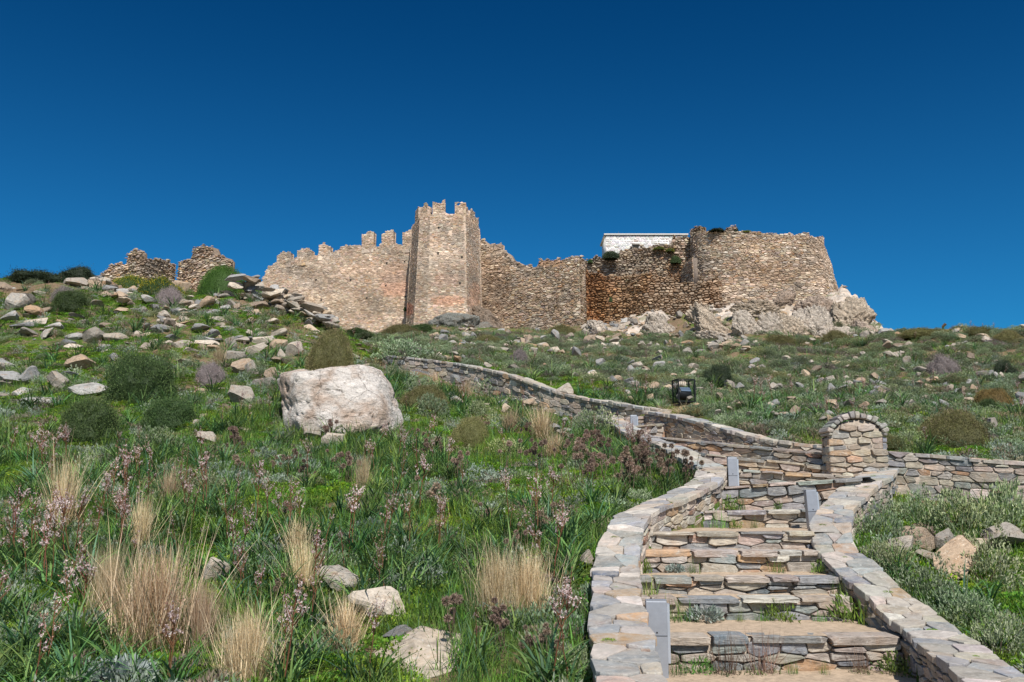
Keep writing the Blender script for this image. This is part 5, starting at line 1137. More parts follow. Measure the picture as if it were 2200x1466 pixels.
def m_cushion(seed, cols, n=2600, L=0.055, W_=0.016, lump=0.07, spiky=0.35):
    """unit dome: radius 1, height 1"""
    g = np.random.default_rng(seed); vv, ff = ico(4); keep = vv[:, 2] > -0.2
    lmp = lambda v: 1+lump*fbm(v[:, 0]*2.2+seed, v[:, 1]*2.2, v[:, 2]*2.2, seed, 4)
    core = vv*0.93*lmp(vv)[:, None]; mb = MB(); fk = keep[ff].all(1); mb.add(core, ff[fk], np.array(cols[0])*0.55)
    for i in range(4):
        v = sph(n, g, -0.12); c = v*(lmp(v)*g.uniform(0.88, 1.02, len(v)))[:, None]; cl = 0.75+0.6*(fbm(v[:, 0]*5, v[:, 1]*5, v[:, 2]*5, seed+3, 2)*0.5+0.5)
        ra = g.random(len(v)) < 0.12; c = c*(1+ra*g.uniform(0, 0.10+lump*0.8, len(v)))[:, None]
        m0 = MB(); leaves(m0, c, v+g.normal(0, spiky, v.shape)+[0, 0, 0.25], L, W_, cols, g); cc = m0.c[0]*np.repeat(cl, 4)[:, None]; mb.add(m0.v[0], np.arange(4*len(v)).reshape(-1, 4), cc)
    return mb
def m_heads(seed, nst=5):
    g = np.random.default_rng(seed); mb = MB()
    for i in range(nst):
        b = g.normal(0, 0.07, 3)*[1, 1, 0]; h = g.uniform(0.18, 0.42); e = b+np.array([g.normal(0, 0.05), g.normal(0, 0.05), h]); tube_into(mb, [b, (b+e)/2+g.normal(0, 0.01, 3), e], [0.004, 0.003, 0.003], (0.16, 0.11, 0.08), 4)
        v = sph(260, g, -0.9); r = g.uniform(0.024, 0.042); leaves(mb, e+v*r*0.4, v+g.normal(0, 0.3, v.shape), r*0.9, 0.007, [(0.30,0.21,0.155),(0.20,0.14,0.105),(0.38,0.28,0.22)], g)
    blades(mb, 14, g, 0.08, (0.08, 0.25), 0.008, (0.2, 0.9), (0.3, 1), 3, [(0.13,0.15,0.07),(0.2,0.15,0.1)]); return mb
def m_twigs(seed, n=60, h=(0.15, 0.45)):
    g = np.random.default_rng(seed); mb = MB(); blades(mb, n, g, 0.10, h, 0.004, (0, 0.8), (-0.3, 0.3), 4, [(0.15,0.09,0.07),(0.22,0.14,0.10)], taper=3); blades(mb, n, g, 0.16, (0.04, 0.12), 0.01, (0.2, 1.2), (0.2, 1), 2, [(0.08,0.13,0.03),(0.10,0.11,0.05)]); return mb
def m_rosette(seed, cols=((0.33,0.38,0.33),(0.42,0.46,0.42),(0.24,0.30,0.25)), n=260):
    g = np.random.default_rng(seed); mb = MB(); v = sph(n, g, 0.0); c = v*[0.17, 0.17, 0.10]; leaves(mb, c, v+[0, 0, 0.3]+g.normal(0, 0.4, v.shape), 0.06, 0.03, cols, g); leaves(mb, c*0.6, v+g.normal(0, 0.4, v.shape), 0.06, 0.03, cols, g); return mb
V = {'grass': [m_grass(i) for i in range(4)]+[m_grass(10+i, 55, (0.08, 0.26), 0.007, 0.16, GR1+ASP) for i in range(2)], 'moss': [m_moss(i) for i in range(3)]}
MESH = {}
MESH['grass'] = [x.mesh('grass_tuft', M['grass']) for x in V['grass']]; MESH['moss'] = [x.mesh('moss', M['grass']) for x in V['moss']]
MESH['asp'] = [m_asp(20+i, 30+4*i, 0.85+0.1*i).mesh('leaves', M['veg']) for i in range(5)]
MESH['stalk'] = [m_stalk(40+i, 0.60+0.06*i, [0, 4, 6, 7, 3, 8][i], [0.85, 0.5, 0.45, 0.4, 0.65, 0.45][i]).mesh('flower_stalk', M['petal'], False) for i in range(6)]
MESH['full'] = [m_stalk(240+i, 0.76, 6+i, 0.3).mesh('flower_stalk', M['petal'], False) for i in range(3)]
MESH['dry'] = [m_dry(60+i, 1000, (0.45, 1.0), 0.32).mesh('dry_grass', M['dry']) for i in range(3)]+[m_dry(65+i, 420, (0.35, 0.8), 0.13).mesh('dry_grass', M['dry']) for i in range(2)]
MESH['sage'] = [m_sage(70+i, 640, [0.3, 0.4, 0.35, 0.45][i], L=0.045, W_=0.017).mesh('sage_bush', M['sage'], False) for i in range(4)]
OLV = [(0.16,0.155,0.05),(0.22,0.20,0.08),(0.11,0.11,0.04),(0.27,0.22,0.12)]
GRN = [(0.05,0.09,0.025),(0.075,0.12,0.035),(0.035,0.06,0.02),(0.10,0.14,0.05)]
DOM = [(0.085,0.165,0.022),(0.12,0.21,0.03),(0.06,0.12,0.018)]
PUR = [(0.24,0.20,0.19),(0.17,0.135,0.125),(0.32,0.27,0.25)]
DRK = [(0.028,0.045,0.02),(0.045,0.065,0.03),(0.06,0.075,0.04)]
ORG = [(0.20,0.14,0.04),(0.26,0.18,0.06),(0.12,0.10,0.03)]
YEL = [(0.06,0.11,0.025),(0.05,0.095,0.02),(0.55,0.42,0.02),(0.08,0.13,0.03)]
MESH['cushion'] = {k: m_cushion(80+i, c, *a).mesh('cushion_shrub', M['cushion'], False) for i, (k, c, a) in enumerate((('olive', OLV, (5200, 0.05, 0.014, 0.13, 0.45)), ('green', GRN, (5600, 0.048, 0.018, 0.22, 0.5)), ('dome', DOM, (4200, 0.045, 0.012, 0.02, 0.25)),
    ('purple', PUR, (2600, 0.09, 0.010, 0.22, 0.8)), ('dark', DRK, (2600, 0.07, 0.02, 0.25, 0.6)), ('orange', ORG, (3000, 0.06, 0.015, 0.14, 0.5)), ('yellow', YEL, (3000, 0.06, 0.022, 0.15, 0.5))))}
MESH['heads'] = [m_heads(90+i, 4+i).mesh('seed_heads', M['dry'], False) for i in range(4)]
MESH['herb'] = [m_herb(399, [(0.12,0.22,0.04),(0.17,0.27,0.05),(0.09,0.16,0.04)], 60, 0.10).mesh('weed', M['grass'], False)]
MESH['twigs'] = [m_twigs(95+i).mesh('twigs', M['dry']) for i in range(2)]
MESH['rosette'] = [m_rosette(97+i).mesh('leaf_rosette', M['sage'], False) for i in range(2)]

def put(name, mesh, p, sc, label=None, cat=None, group=None, rz=None, tilt=0.0):
    o = bpy.data.objects.new(name, mesh); COL.objects.link(o); o.location = tuple(p)
    o.scale = (sc,)*3 if np.isscalar(sc) else sc; o.rotation_euler = (RNG.normal(0, tilt), RNG.normal(0, tilt), RNG.uniform(0, 6.28) if rz is None else rz)
    return tag(o, label, cat, group)
# shrubs one can point to: kind, centre x, base y, width, height, label
for k, px, py, w, h, lab in SH:
    if not w: continue
    p = hit(px, py); Wm = w*p[1]/F/2; Hm = h*p[1]/F
    put('cushion_shrub', MESH['cushion'][k], (p[0], p[1]+Wm*0.4, p[2]-0.08*Hm), (Wm*1.04, Wm*0.9, Hm*1.14), lab, 'bush', 'cushion bushes on the hillside')
# the bush on the boulder, those on the castle walls
def on(k, px, py, w, h, Y, lab):
    p = at(px, py, Y); Wm = w*Y/F/2; Hm = h*Y/F
    put('cushion_shrub', MESH['cushion'][k], (p[0], p[1], p[2]), (Wm, Wm*0.8, Hm), lab, 'bush', 'cushion bushes on the hillside' if Y < 50 else 'bushes growing on the castle walls')
BY = b.location.y
on('olive', 711, 800, 122, 88, 19.9, 'round olive brown bush growing on top of the huge boulder')
on('dark', 1312, 555, 36, 15, 80, 'dark green bush hanging on the terrace wall under the left corner of the white building')
on('green', 1452, 565, 24, 15, 79.9, 'small bright green bush by the shaded corner of the bastion'); on('yellow', 1440, 541, 20, 8, 80.1, 'yellow flowering tuft on the terrace wall'); on('yellow', 1415, 537, 24, 7, 80.3, 'green tuft with yellow flowers below the right window of the white building')
on('dark', 1578, 503, 24, 12, 76.6, 'dark bush on the bastion beside the second merlon'); on('dark', 1540, 500, 46, 7, 77, 'low dark growth on the bastion top between the merlons'); on('yellow', 1600, 502, 30, 6, 76.5, 'yellow green growth on the bastion top right of the second merlon')
on('green', 870, 668, 9, 8, 81.2, 'tiny plant rooted in the curtain wall beside the tower'); on('green', 1312, 648, 8, 9, 77.8, 'tiny plant in the hollow of the rust coloured wall'); on('green', 1268, 565, 14, 8, 80.8, 'green tuft on the left end of the terrace wall')
# dry grass tussocks
DT = [(325,1392,230,232,0,'largest tan dry grass tussock in the left foreground'),(130,1150,90,180,3,'tall narrow dry tussock near the left edge, beside pink asphodels'),(300,1190,70,130,3,'dry tussock standing behind the largest one'),(362,1085,50,84,4,'small dry tussock in the middle of the asphodel meadow'),
 (650,1290,80,140,3,'slim dry tussock just left of the blue grey rock'),(742,1405,96,130,3,'dry tussock in front of the pinkish brown rock'),(1065,1335,130,160,1,'wide golden dry tussock in the centre foreground, left half'),(1140,1330,120,150,2,'wide golden dry tussock in the centre foreground, right half'),
 (530,1475,170,170,1,'reddish dry tussock at the bottom edge'),(430,1400,110,150,2,'dry tussock joining the largest one on its right'),(230,1330,120,160,1,'dry tussock joining the largest one on its left'),(780,1062,44,90,4,'thin dry tussock in the meadow below the boulder'),(1165,948,70,84,3,'pale dry tussock in the upper meadow'),
 (1095,930,50,60,4,'small pale dry tussock left of the one in the upper meadow'),(1190,985,60,60,4,'pale dry tussock in front of the grey green bush'),(1000,862,40,50,4,'dry tuft at the foot of the long retaining wall'),(935,838,30,44,4,'dry tuft against the left part of the long retaining wall'),(472,790,36,54,4,'dry tuft above the purple grey bush'),(1480,898,80,26,4,'low yellowish grass clump in front of the floodlight cage'),(640,1200,70,90,4,'thin dry tussock behind the slim one')]
for px, py, w, h, vi, lab in DT:
    p = hit(px, py); Hm = h*p[1]/F; Wm = w*p[1]/F; ref = (0.98, 0.78)[vi > 2]; rw_ = (0.85, 0.42)[vi > 2]
    put('dry_tussock', MESH['dry'][vi], p, (Wm/rw_, Wm/rw_, Hm/ref), lab, 'dry grass', 'dry grass tussocks')
# sage bushes by hand
SG = [(1272,938,92,58,'round grey green sage bush just left of the upper bend of the left stair wall'),(1052,852,58,40,'grey green sage bush hiding part of the long retaining wall'),(2080,1165,130,110,'large sage bush against the retaining wall at right'),(2175,1160,120,120,'large sage bush at the right edge below the retaining wall'),(1985,1130,90,66,'sage bush below the rusty blocks of the retaining wall'),
 (1905,1170,90,80,'sage bush pressed against the right stair wall below the pillar'),(1945,1130,70,50,'sage bush at the foot of the wall corner'),(2000,1300,110,80,'sage bush growing over the right stair wall in front of the sloping rock'),(2080,1350,120,80,'sage bush beside the lower right stair wall'),(2160,1420,120,90,'nearest sage bush at the lower right corner'),
 (2130,1262,130,96,'leafy sage bush to the right of the large sloping rock'),(1925,1240,90,70,'sage bush right of the middle of the stair wall'),(1220,1340,110,76,'leafy pale green sage bush left of the stair wall'),(1372,1092,76,44,'green sage bush in the angle of the left stair wall'),(440,1075,90,60,'sage bush in the middle of the asphodel meadow'),(1090,985,70,40,'sage bush in the upper meadow'),
 (330,975,100,60,'pale sage bush under the low wide dark green bush'),(930,900,70,50,'sage bush at the right foot of the boulder'),(860,790,110,50,'sage bush behind the right shoulder of the boulder'),(900,850,60,40,'sage bush right of the boulder top'),(1240,1460,90,70,'grey green sage bush at the foot of the left stair wall'),(1860,930,80,46,'sage bush rising right behind the arched pillar'),
 (2190,980,60,40,'sage bush above the right end of the retaining wall'),(1030,900,60,40,'sage bush in front of the long retaining wall'),(550,815,50,30,'small sage bush in the rocks left of the boulder'),(410,800,60,30,'small pale sage bush beside the purple grey bush')]
for px, py, w, h, lab in SG:
    p = hit(px, py); Wm = w*p[1]/F; Hm = h*p[1]/F
    put('sage_bush', MESH['sage'][int(RNG.integers(4))], (p[0], p[1]+Wm*0.2, p[2]-0.04), (Wm*1.25, Wm*1.2, Hm/0.42), lab, 'sage bush', 'sage bushes')
# silvery rosettes and weeds on the steps
for px, py, w, lab in ((255,1466,120,'silvery woolly plant at the bottom edge'),(1512,1328,70,'silvery blue plant at the foot of the second riser'),(790,1140,60,'pale silvery plant in the meadow'),(690,1345,60,'silvery plant beside the dry tussock of the pinkish rock'),(1450,1222,36,'small grey plant at the foot of the fourth riser')):
    if px > 1400: Yk = 10.0 if py > 1300 else 11.05; p = at(px, py, Yk); p[2] = tread_level(np.array([p[0]]), np.array([p[1]]))[0]
    else: p = hit(px, py)
    put('silvery_plant', MESH['rosette'][0], p, w*p[1]/F/0.34, lab, 'plant')
WD = [(1560,1436,8.75,'t',1.0),(1640,1436,8.75,'t',1.1),(1850,1436,8.78,'t',0.7),(1455,1440,8.72,'g',0.7),(1500,1440,8.74,'g',0.7),(1700,1438,8.76,'g',0.45),(1770,1438,8.76,'g',0.4),(1930,1436,8.7,'g',0.9),(1440,1330,9.95,'g',0.9),(1475,1330,9.95,'g',0.7),(1680,1330,9.95,'g',1.0),(1640,1330,9.95,'g',0.5),(1590,1330,9.95,'g',0.4),(1830,1330,9.95,'g',1.3),(1870,1335,9.8,'g',0.8),(1760,1326,9.95,'g',0.4),
 (1385,1226,11.0,'g',0.7),(1490,1225,11.0,'g',0.6),(1670,1225,11.0,'g',0.5),(1755,1225,11.0,'g',0.7),(1395,1282,10.3,'g',0.7),(1545,1140,13.0,'g',0.9),(1580,1140,13.0,'g',0.6),(1420,1140,12.9,'g',0.6),(1620,1140,13.0,'g',0.5),(1570,1094,13.85,'g',1.0),(1590,1094,13.85,'g',0.8),(1510,1096,13.8,'g',0.6),(1670,1094,13.8,'g',0.6),(1470,1098,13.5,'g',0.5),(1800,1240,10.35,'g',0.7),(1905,1370,8.95,'g',0.8)]
WL = []
for i, (px, py, Y, k, s) in enumerate(WD):
    p = at(px, py, Y); p[2] = tread_level(np.array([p[0]]), np.array([p[1]]))[0]-0.01
    pos = 'first' if Y < 8.9 else 'second' if Y < 10.2 else 'fourth' if Y < 11.6 else 'sixth' if Y < 13.3 else 'seventh'
    if k == 't': put('twiggy_weed', MESH['twigs'][i % 2], p, s, {1560:'tallest dead twiggy weed at the foot of the lowest riser',1640:'dead twiggy weed right of the tallest one on the lowest tread',1850:'low reddish twiggy weed by the orange stone of the lowest riser'}[px], 'weed')
    else: WL.append((px, put('weed', (MESH['herb'][0] if i % 3 == 1 else MESH['grass'][4+i % 2]), p+np.array([0, -0.02, 0]), (s*1.3, s*0.8, s*1.7), None, 'weed', 'green weeds on the steps'), pos))

for ps in sorted(set(w_[2] for w_ in WL)):
    g_ = sorted([w_ for w_ in WL if w_[2] == ps], key=lambda w_: w_[0])
    for j, w_ in enumerate(g_): w_[1]['label'] = 'green weed at the foot of the %s riser, %s' % (ps, 'leftmost' if j == 0 else 'rightmost' if j == len(g_)-1 else ('second', 'third', 'fourth', 'fifth', 'sixth', 'seventh', 'eighth', 'ninth')[j-1]+' from left')
for j in range(16):
    pth, sgn_, nm = ((LW, -1, 'left'), (RW, 1, 'right'))[j % 2]; q = pth.L*(0.12+0.05*j); p, nn = pth.ev(np.array([q])); p = p[0]+nn[0]*sgn_*RNG.uniform(0.05, 0.38)
    o = put('weed', MESH['moss'][j % 3], p+np.array([0, 0, 0.004]), RNG.uniform(0.18, 0.40), None, 'weed', 'tiny weeds in the joints of the wall tops'); a_, b_ = proj(p); later(o, 'tiny weed on the %s wall top' % nm, 'weed', 'tiny weeds in the joints of the wall tops', a_[0], b_[0])
# floodlight in its cage
p = hit(1470, 872); p[2] += 0.06; CAGE = p.copy(); cg = empty('floodlight_cage', tuple(p), R(14)); tag(cg, 'black wire cage around a floodlight on the scrub slope above the upper steps', 'floodlight')
cw = 44*p[1]/F*0.86; ch = 50*p[1]/F; cdp = cw*0.8
mb = MB(); a, d_ = cw/2, cdp/2; t_ = 0.022
for sx in (-1, 1):
    for sy in (-1, 1): box_into(mb, (sx*a, sy*d_, ch/2), t_*1.3, t_*1.3, ch, (1, 1, 1))
for z in (0.03, ch):
    for sx in (-1, 1): box_into(mb, (sx*a, 0, z), t_, cdp, t_, (1, 1, 1)); box_into(mb, (0, sx*d_, z), cw, t_, t_, (1, 1, 1))
mb.build('frame', M['black'], cg, False)
mb = MB()
for i in range(1, 8):
    x = -a+cw*i/8
    box_into(mb, (x, d_, ch/2), 0.005, 0.005, ch, (1, 1, 1)); box_into(mb, (-a, -d_+cdp*i/8, ch/2), 0.005, 0.005, ch, (1, 1, 1)); box_into(mb, (a, -d_+cdp*i/8, ch/2), 0.005, 0.005, ch, (1, 1, 1)); box_into(mb, (x, 0, ch), 0.005, cdp, 0.005, (1, 1, 1))
for i in range(1, 7): z = ch*i/7; box_into(mb, (0, d_, z), cw, 0.005, 0.005, (1, 1, 1)); box_into(mb, (-a, 0, z), 0.005, cdp, 0.005, (1, 1, 1)); box_into(mb, (a, 0, z), 0.005, cdp, 0.005, (1, 1, 1))
mb.build('wire_mesh', M['black'], cg, False)
lamp = empty('floodlight', (0, 0, 0)); lamp.parent = cg
mb = MB(); k = 16; an = np.linspace(0, np.pi*2, k, endpoint=False); rr = ch*0.27
ring = lambda x, s: [(x, math.cos(t)*rr*s*0.9, ch*0.40+math.sin(t)*rr*s) for t in an]
v = ring(-a*0.72, 0.85)+ring(-a*0.66, 1)+ring(a*0.66, 1)+ring(a*0.72, 0.85); f = [[r*k+i, r*k+(i+1) % k, (r+1)*k+(i+1) % k, (r+1)*k+i] for r in range(3) for i in range(k)]
mb.add(v, [np.array(f), np.array([list(range(k))]), np.array([list(range(3*k, 4*k))])], (1, 1, 1)); mb.build('housing', M['black'], lamp)
mb = MB(); box_into(mb, (0, -rr*0.62, ch*0.40+rr*0.62), cw*0.60, 0.02, rr*0.95, (1, 1, 1), rot=[[1, 0, 0], [0, math.cos(-0.8), -math.sin(-0.8)], [0, math.sin(-0.8), math.cos(-0.8)]]); mb.build('glass', M['glass'], lamp, False)
mb = MB()
for sx in (-1, 1): box_into(mb, (sx*a*0.5, 0, ch*0.07), 0.03, 0.05, ch*0.2, (1, 1, 1))
mb.build('bracket', M['black'], lamp, False)

# ------------------------------------------------------------------ growth covering the ground
def pts_world(n, u0, u1, Y0, Y1, power=2.0):
    u = RNG.uniform(u0, u1, n); Y = RNG.uniform(Y0**power, Y1**power, n)**(1/power); return u*Y, Y
def free(X, Y, pad=0.42):
    k = ~in_poly(X, Y, CORR)
    for pth in (LW, RW): d, sgn, _ = pth.sdist(X, Y); k &= ~(d < pad+0.15)
    for pth, cl in ((WA, 2.1), (WB, 0.95), (WR, 0.95)): d, sgn, _ = pth.sdist(X, Y); k &= ~((d < 0.5) | ((d < cl) & (sgn > 0)))
    k &= ~((np.abs(X-b.location.x) < 1.15) & (np.abs(Y-b.location.y+0.1) < 0.9))
    k &= ~((np.abs(X-CAGE[0]) < 0.45) & (Y > CAGE[1]-2.2) & (Y < CAGE[1]+0.5))
    return k
def clear(px, py, up=0.15, down=26):
    k = np.ones(len(px), bool)
    for t in SH:
        if t[3] > 60: k &= ~((np.abs(px-t[1]) < t[3]*0.42) & (py > t[2]-t[4]*0.4) & (py < t[2]+down*0.8))
    for (x, y, w, h) in KO: k &= ~((np.abs(px-x) < w*0.5) & (py > y-h*up) & (py < y+down*(y/1466.0)**3))
    return k
def prj(X, Y, Z): return proj(np.stack([X, Y, Z], 1))
def spread(X, Y, dz=-0.01):
    return np.stack([X, Y, ground(X, Y)+dz], 1)
def mk(name, X, Y, scale, meshes, vi, zs=1.0, tilt=0.12, **kw):
    n = len(X); P_ = spread(X, Y); rot = np.stack([RNG.normal(0, tilt, n), RNG.normal(0, tilt, n), RNG.uniform(0, 6.28, n)], 1)
    S_ = np.stack([scale, scale, scale*zs], 1); return instancer(name, P_, rot, S_, vi, meshes, **kw)
# grass near
X, Y = pts_world(30000, -0.64, 0.64, 5.5, 24, 1.75); k = free(X, Y, 0.35); X, Y = X[k], Y[k]
den = fbm(X*0.8, Y*0.8, 0, 61, 3); px, py = prj(X, Y, ground(X, Y))
mossy = fbm(X*0.6, Y*0.6, 0, 63, 3) > 0.22; rocky = (px < 780) & (Y > 20.5); k = ~(mossy & (RNG.random(len(X)) < 0.75)) & (den > -0.45) & ~(rocky & (den < -0.1)) & clear(px, py) & ~((px > 1330) & (Y > 16.2) & (RNG.random(len(X)) < 0.8)) & ~((px > 1850) & (Y < 16) & (RNG.random(len(X)) < 0.5)) & (RNG.random(len(X)) < 0.8); X, Y, den, px = X[k], Y[k], den[k], px[k]; n = len(X)
mk('grass', X, Y, RNG.uniform(0.6, 1.35, n)*(1+0.02*Y)*np.where(den > 0.35, 0.7, 1), MESH['grass'], np.where(RNG.random(n) < 0.55, RNG.integers(0, 4, n), RNG.integers(4, 6, n)), label='short fresh green grass covering the slope', cat='grass')
X, Y = pts_world(24000, -0.64, 0.64, 6, 37, 1.7); k = free(X, Y, 0.3); X, Y = X[k], Y[k]; den = fbm(X*0.6, Y*0.6, 0, 63, 3); px, py = prj(X, Y, ground(X, Y)); k = (den > -0.15) & ~((px > 1330) & (Y > 16.2) & (den < 0.3)); X, Y = X[k], Y[k]
mk('ground_cover', X, Y, RNG.uniform(0.8, 1.8, len(X)), MESH['moss'], RNG.integers(0, 3, len(X)), label='low bright green herbs growing between the grass and rocks', cat='ground cover')
HB = [m_herb(300+i, c, 80, hh).mesh('herb', M['sage'], False) for i, (c, hh) in enumerate((([(0.24,0.29,0.18),(0.18,0.23,0.12)], 0.16), ([(0.20,0.16,0.11),(0.28,0.22,0.16),(0.14,0.15,0.07)], 0.14), ([(0.12,0.20,0.06),(0.16,0.24,0.08)], 0.12), ([(0.30,0.34,0.27),(0.22,0.27,0.19)], 0.18)))]
X, Y = pts_world(13000, -0.62, 0.64, 6, 40, 1.8); k = free(X, Y, 0.3); X, Y = X[k], Y[k]; den = fbm(X*1.1, Y*1.1, 0, 67, 3); px, py = prj(X, Y, ground(X, Y)); k = ((den > -0.05) | ((px > 1300) & (Y > 16))) & clear(px, py); X, Y = X[k], Y[k]
mk('meadow_herbs', X, Y, RNG.uniform(0.6, 1.5, len(X)), HB, RNG.integers(0, 4, len(X)), label='low grey green and brownish herbs mixed into the grass', cat='herbs')
# far grass, coarser
FG = [m_grass(200+i, 60, (0.06, 0.22), 0.012, 0.24, GR1[:1]+ASP[:2]+[(0.24,0.23,0.12),(0.20,0.19,0.09),(0.30,0.25,0.16),(0.14,0.17,0.08)]).mesh('far_grass', M['grass']) for i in range(3)]
X, Y = pts_world(15000, -0.64, 0.66, 22, 76, 1.8); k = free(X, Y, 0.35); X, Y = X[k], Y[k]; Zt = ground(X, Y); px, py = prj(X, Y, Zt); den = fbm(X*0.5, Y*0.5, 0, 65, 3)
k = ~((px < 780) & (den < -0.1)) & (den > -0.45) & ~((px > 1000) & (RNG.random(len(X)) < 0.35)) & ~((px < 800) & (Y > 38)) & ~((Y > 57) & (px > 1200) & ((den < 0.25) | (RNG.random(len(X)) < 0.3))) & clear(px, py); X, Y = X[k], Y[k]
mk('hillside_grass', X, Y, RNG.uniform(0.5, 1.2, len(X))*(0.9+0.008*Y), FG, RNG.integers(0, 3, len(X)), zs=0.9, label='grass growing between the bushes of the upper slopes', cat='grass')
# asphodels: the nearest 290 as plants, the rest as a mass
X, Y = pts_world(3300, -0.62, 0.62, 6.8, 26, 1.8); k = free(X, Y, 0.55); X, Y = X[k], Y[k]; den = fbm(X*0.45, Y*0.45, 0, 71, 3); px, py = prj(X, Y, ground(X, Y))
k = (RNG.random(len(X)) < np.clip(0.62+1.0*den, 0.10, 1)) & ~((fbm(X*0.6, Y*0.6, 0, 63, 3) > 0.22) & (RNG.random(len(X)) < 0.7)) & ~((px > 1400) & (RNG.random(len(X)) < 0.5)) & ~((px < 780) & (Y > 20.5) & (RNG.random(len(X)) < 0.45)) & clear(px, py, 0.3, 60); X, Y = X[k], Y[k]
o_ = np.argsort(Y); X, Y = X[o_], Y[o_]; P_ = spread(X, Y); px, py = prj(X, Y, P_[:, 2])
def where(x, y):
    if x > 1800: return 'among the sage bushes right of the steps' if y > 1000 else 'on the slope behind the arched pillar'
    if x > 1300: return 'on the slope above the retaining wall' if y < 960 else 'beside the left stair wall'
    col = 'at the far left' if x < 260 else 'left of the centre' if x < 620 else 'in the middle' if x < 960 else 'near the left stair wall'
    row = 'of the foreground' if y > 1280 else 'of the lower meadow' if y > 1120 else 'of the middle meadow' if y > 1000 else 'of the upper meadow'
    return col+' '+row
nA = 262
FLW = [(60,1240),(100,1250),(38,1205),(150,1215),(262,1170),(95,1010),(130,985),(335,1015),(425,1000),(560,1135),(598,1150),(640,1165),(760,1185),(1190,1105),(1150,1155),(1210,1250),(960,1015),(30,1335),(165,1375),(1178,1460),(1222,1455),(615,1460),(795,1465),(230,1100),(500,1230),(1085,1120),(880,1090),(1370,980)]
for j, (fx, fy) in enumerate(FLW):
    p = hit(fx, fy+20); r = empty('asphodel', tuple(p), RNG.uniform(0, 6.28), RNG.uniform(1.0, 1.25))
    lf = bpy.data.objects.new('leaves', MESH['asp'][j % 5]); COL.objects.link(lf); lf.parent = r; ns = 2+j % 2 if fx < 300 and fy < 1260 else 1+(j % 3 == 0)
    for q in range(ns):
        st = bpy.data.objects.new('flower_stalk', MESH['full'][int(RNG.integers(3))]); COL.objects.link(st); st.parent = r; st.location = (RNG.normal(0, 0.05), RNG.normal(0, 0.05), 0); st.rotation_euler = (RNG.normal(0, 0.12), RNG.normal(0, 0.12), RNG.uniform(0, 6.28)); sq = RNG.uniform(0.8, 1.1); st.scale = (sq, sq, sq)
    later(r, 'tall blooming asphodel', 'asphodel', 'asphodels in the meadow', fx, fy)
infr = (px > -40) & (px < 2240) & (py < 1520); o_ = np.concatenate([np.nonzero(infr)[0], np.nonzero(~infr)[0]]); X, Y, P_, px, py = X[o_], Y[o_], P_[o_], px[o_], py[o_]
for i in range(min(nA, int(infr.sum()))):
    s = RNG.uniform(0.75, 1.2); fl = (RNG.random() < ((0.30 if px[i] < 460 or (960 < px[i] and py[i] < 1260) else 0.18) if px[i] < 1280 else 0.2)); r = empty('asphodel', tuple(P_[i]), RNG.uniform(0, 6.28), s)
    lf = bpy.data.objects.new('leaves', MESH['asp'][int(RNG.integers(5))]); COL.objects.link(lf); lf.parent = r
    ns = 0
    if fl:
        ns = 1+(RNG.random() < 0.45)
        for q in range(ns):
            st = bpy.data.objects.new('flower_stalk', MESH['stalk'][int(RNG.integers(6))]); COL.objects.link(st); st.parent = r
            st.location = (RNG.normal(0, 0.03), RNG.normal(0, 0.03), 0); st.rotation_euler = (RNG.normal(0, 0.10), RNG.normal(0, 0.10), RNG.uniform(0, 6.28)); sq = RNG.uniform(0.75, 1.1); st.scale = (sq, sq, sq)
    later(r, 'asphodel with one pink spike' if ns == 1 else 'asphodel with two pink spikes' if ns else ('large ' if s > 1 else 'small ')+'leafy asphodel', 'asphodel', 'asphodels in the meadow', px[i], py[i])
if len(X) > nA:
    X2, Y2 = X[nA:], Y[nA:]; n = len(X2); mk('asphodel_mass', X2, Y2, RNG.uniform(0.8, 1.2, n), MESH['asp'], RNG.integers(0, 5, n), label='further strappy asphodel leaves filling the meadow', cat='asphodel leaves')
    k = RNG.random(n) < 0.20; mk('asphodel_flowers', X2[k], Y2[k], RNG.uniform(0.7, 1.05, k.sum()), MESH['stalk'], RNG.integers(0, 6, k.sum()), label='further pink asphodel flowers in the upper meadow', cat='asphodel flowers')
X, Y = pts_world(1000, -0.60, 0.64, 21, 58, 1.6); k = free(X, Y, 0.5); X, Y = X[k], Y[k]; px, py = prj(X, Y, ground(X, Y)); k = ~((px < 780) & (Y > 37)); X, Y, px = X[k], Y[k], px[k]
mk('far_asphodel_mass', X, Y, RNG.uniform(0.8, 1.4, len(X)), MESH['asp'], RNG.integers(0, 5, len(X)), label='dark green asphodel tufts on the upper slopes', cat='asphodel leaves')
k = RNG.random(len(X)) < 0.35; mk('far_asphodel_flowers', X[k], Y[k], RNG.uniform(0.6, 0.9, k.sum()), MESH['stalk'], RNG.integers(0, 6, k.sum()), label='pinkish asphodel flowers scattered over the upper slopes', cat='asphodel flowers')
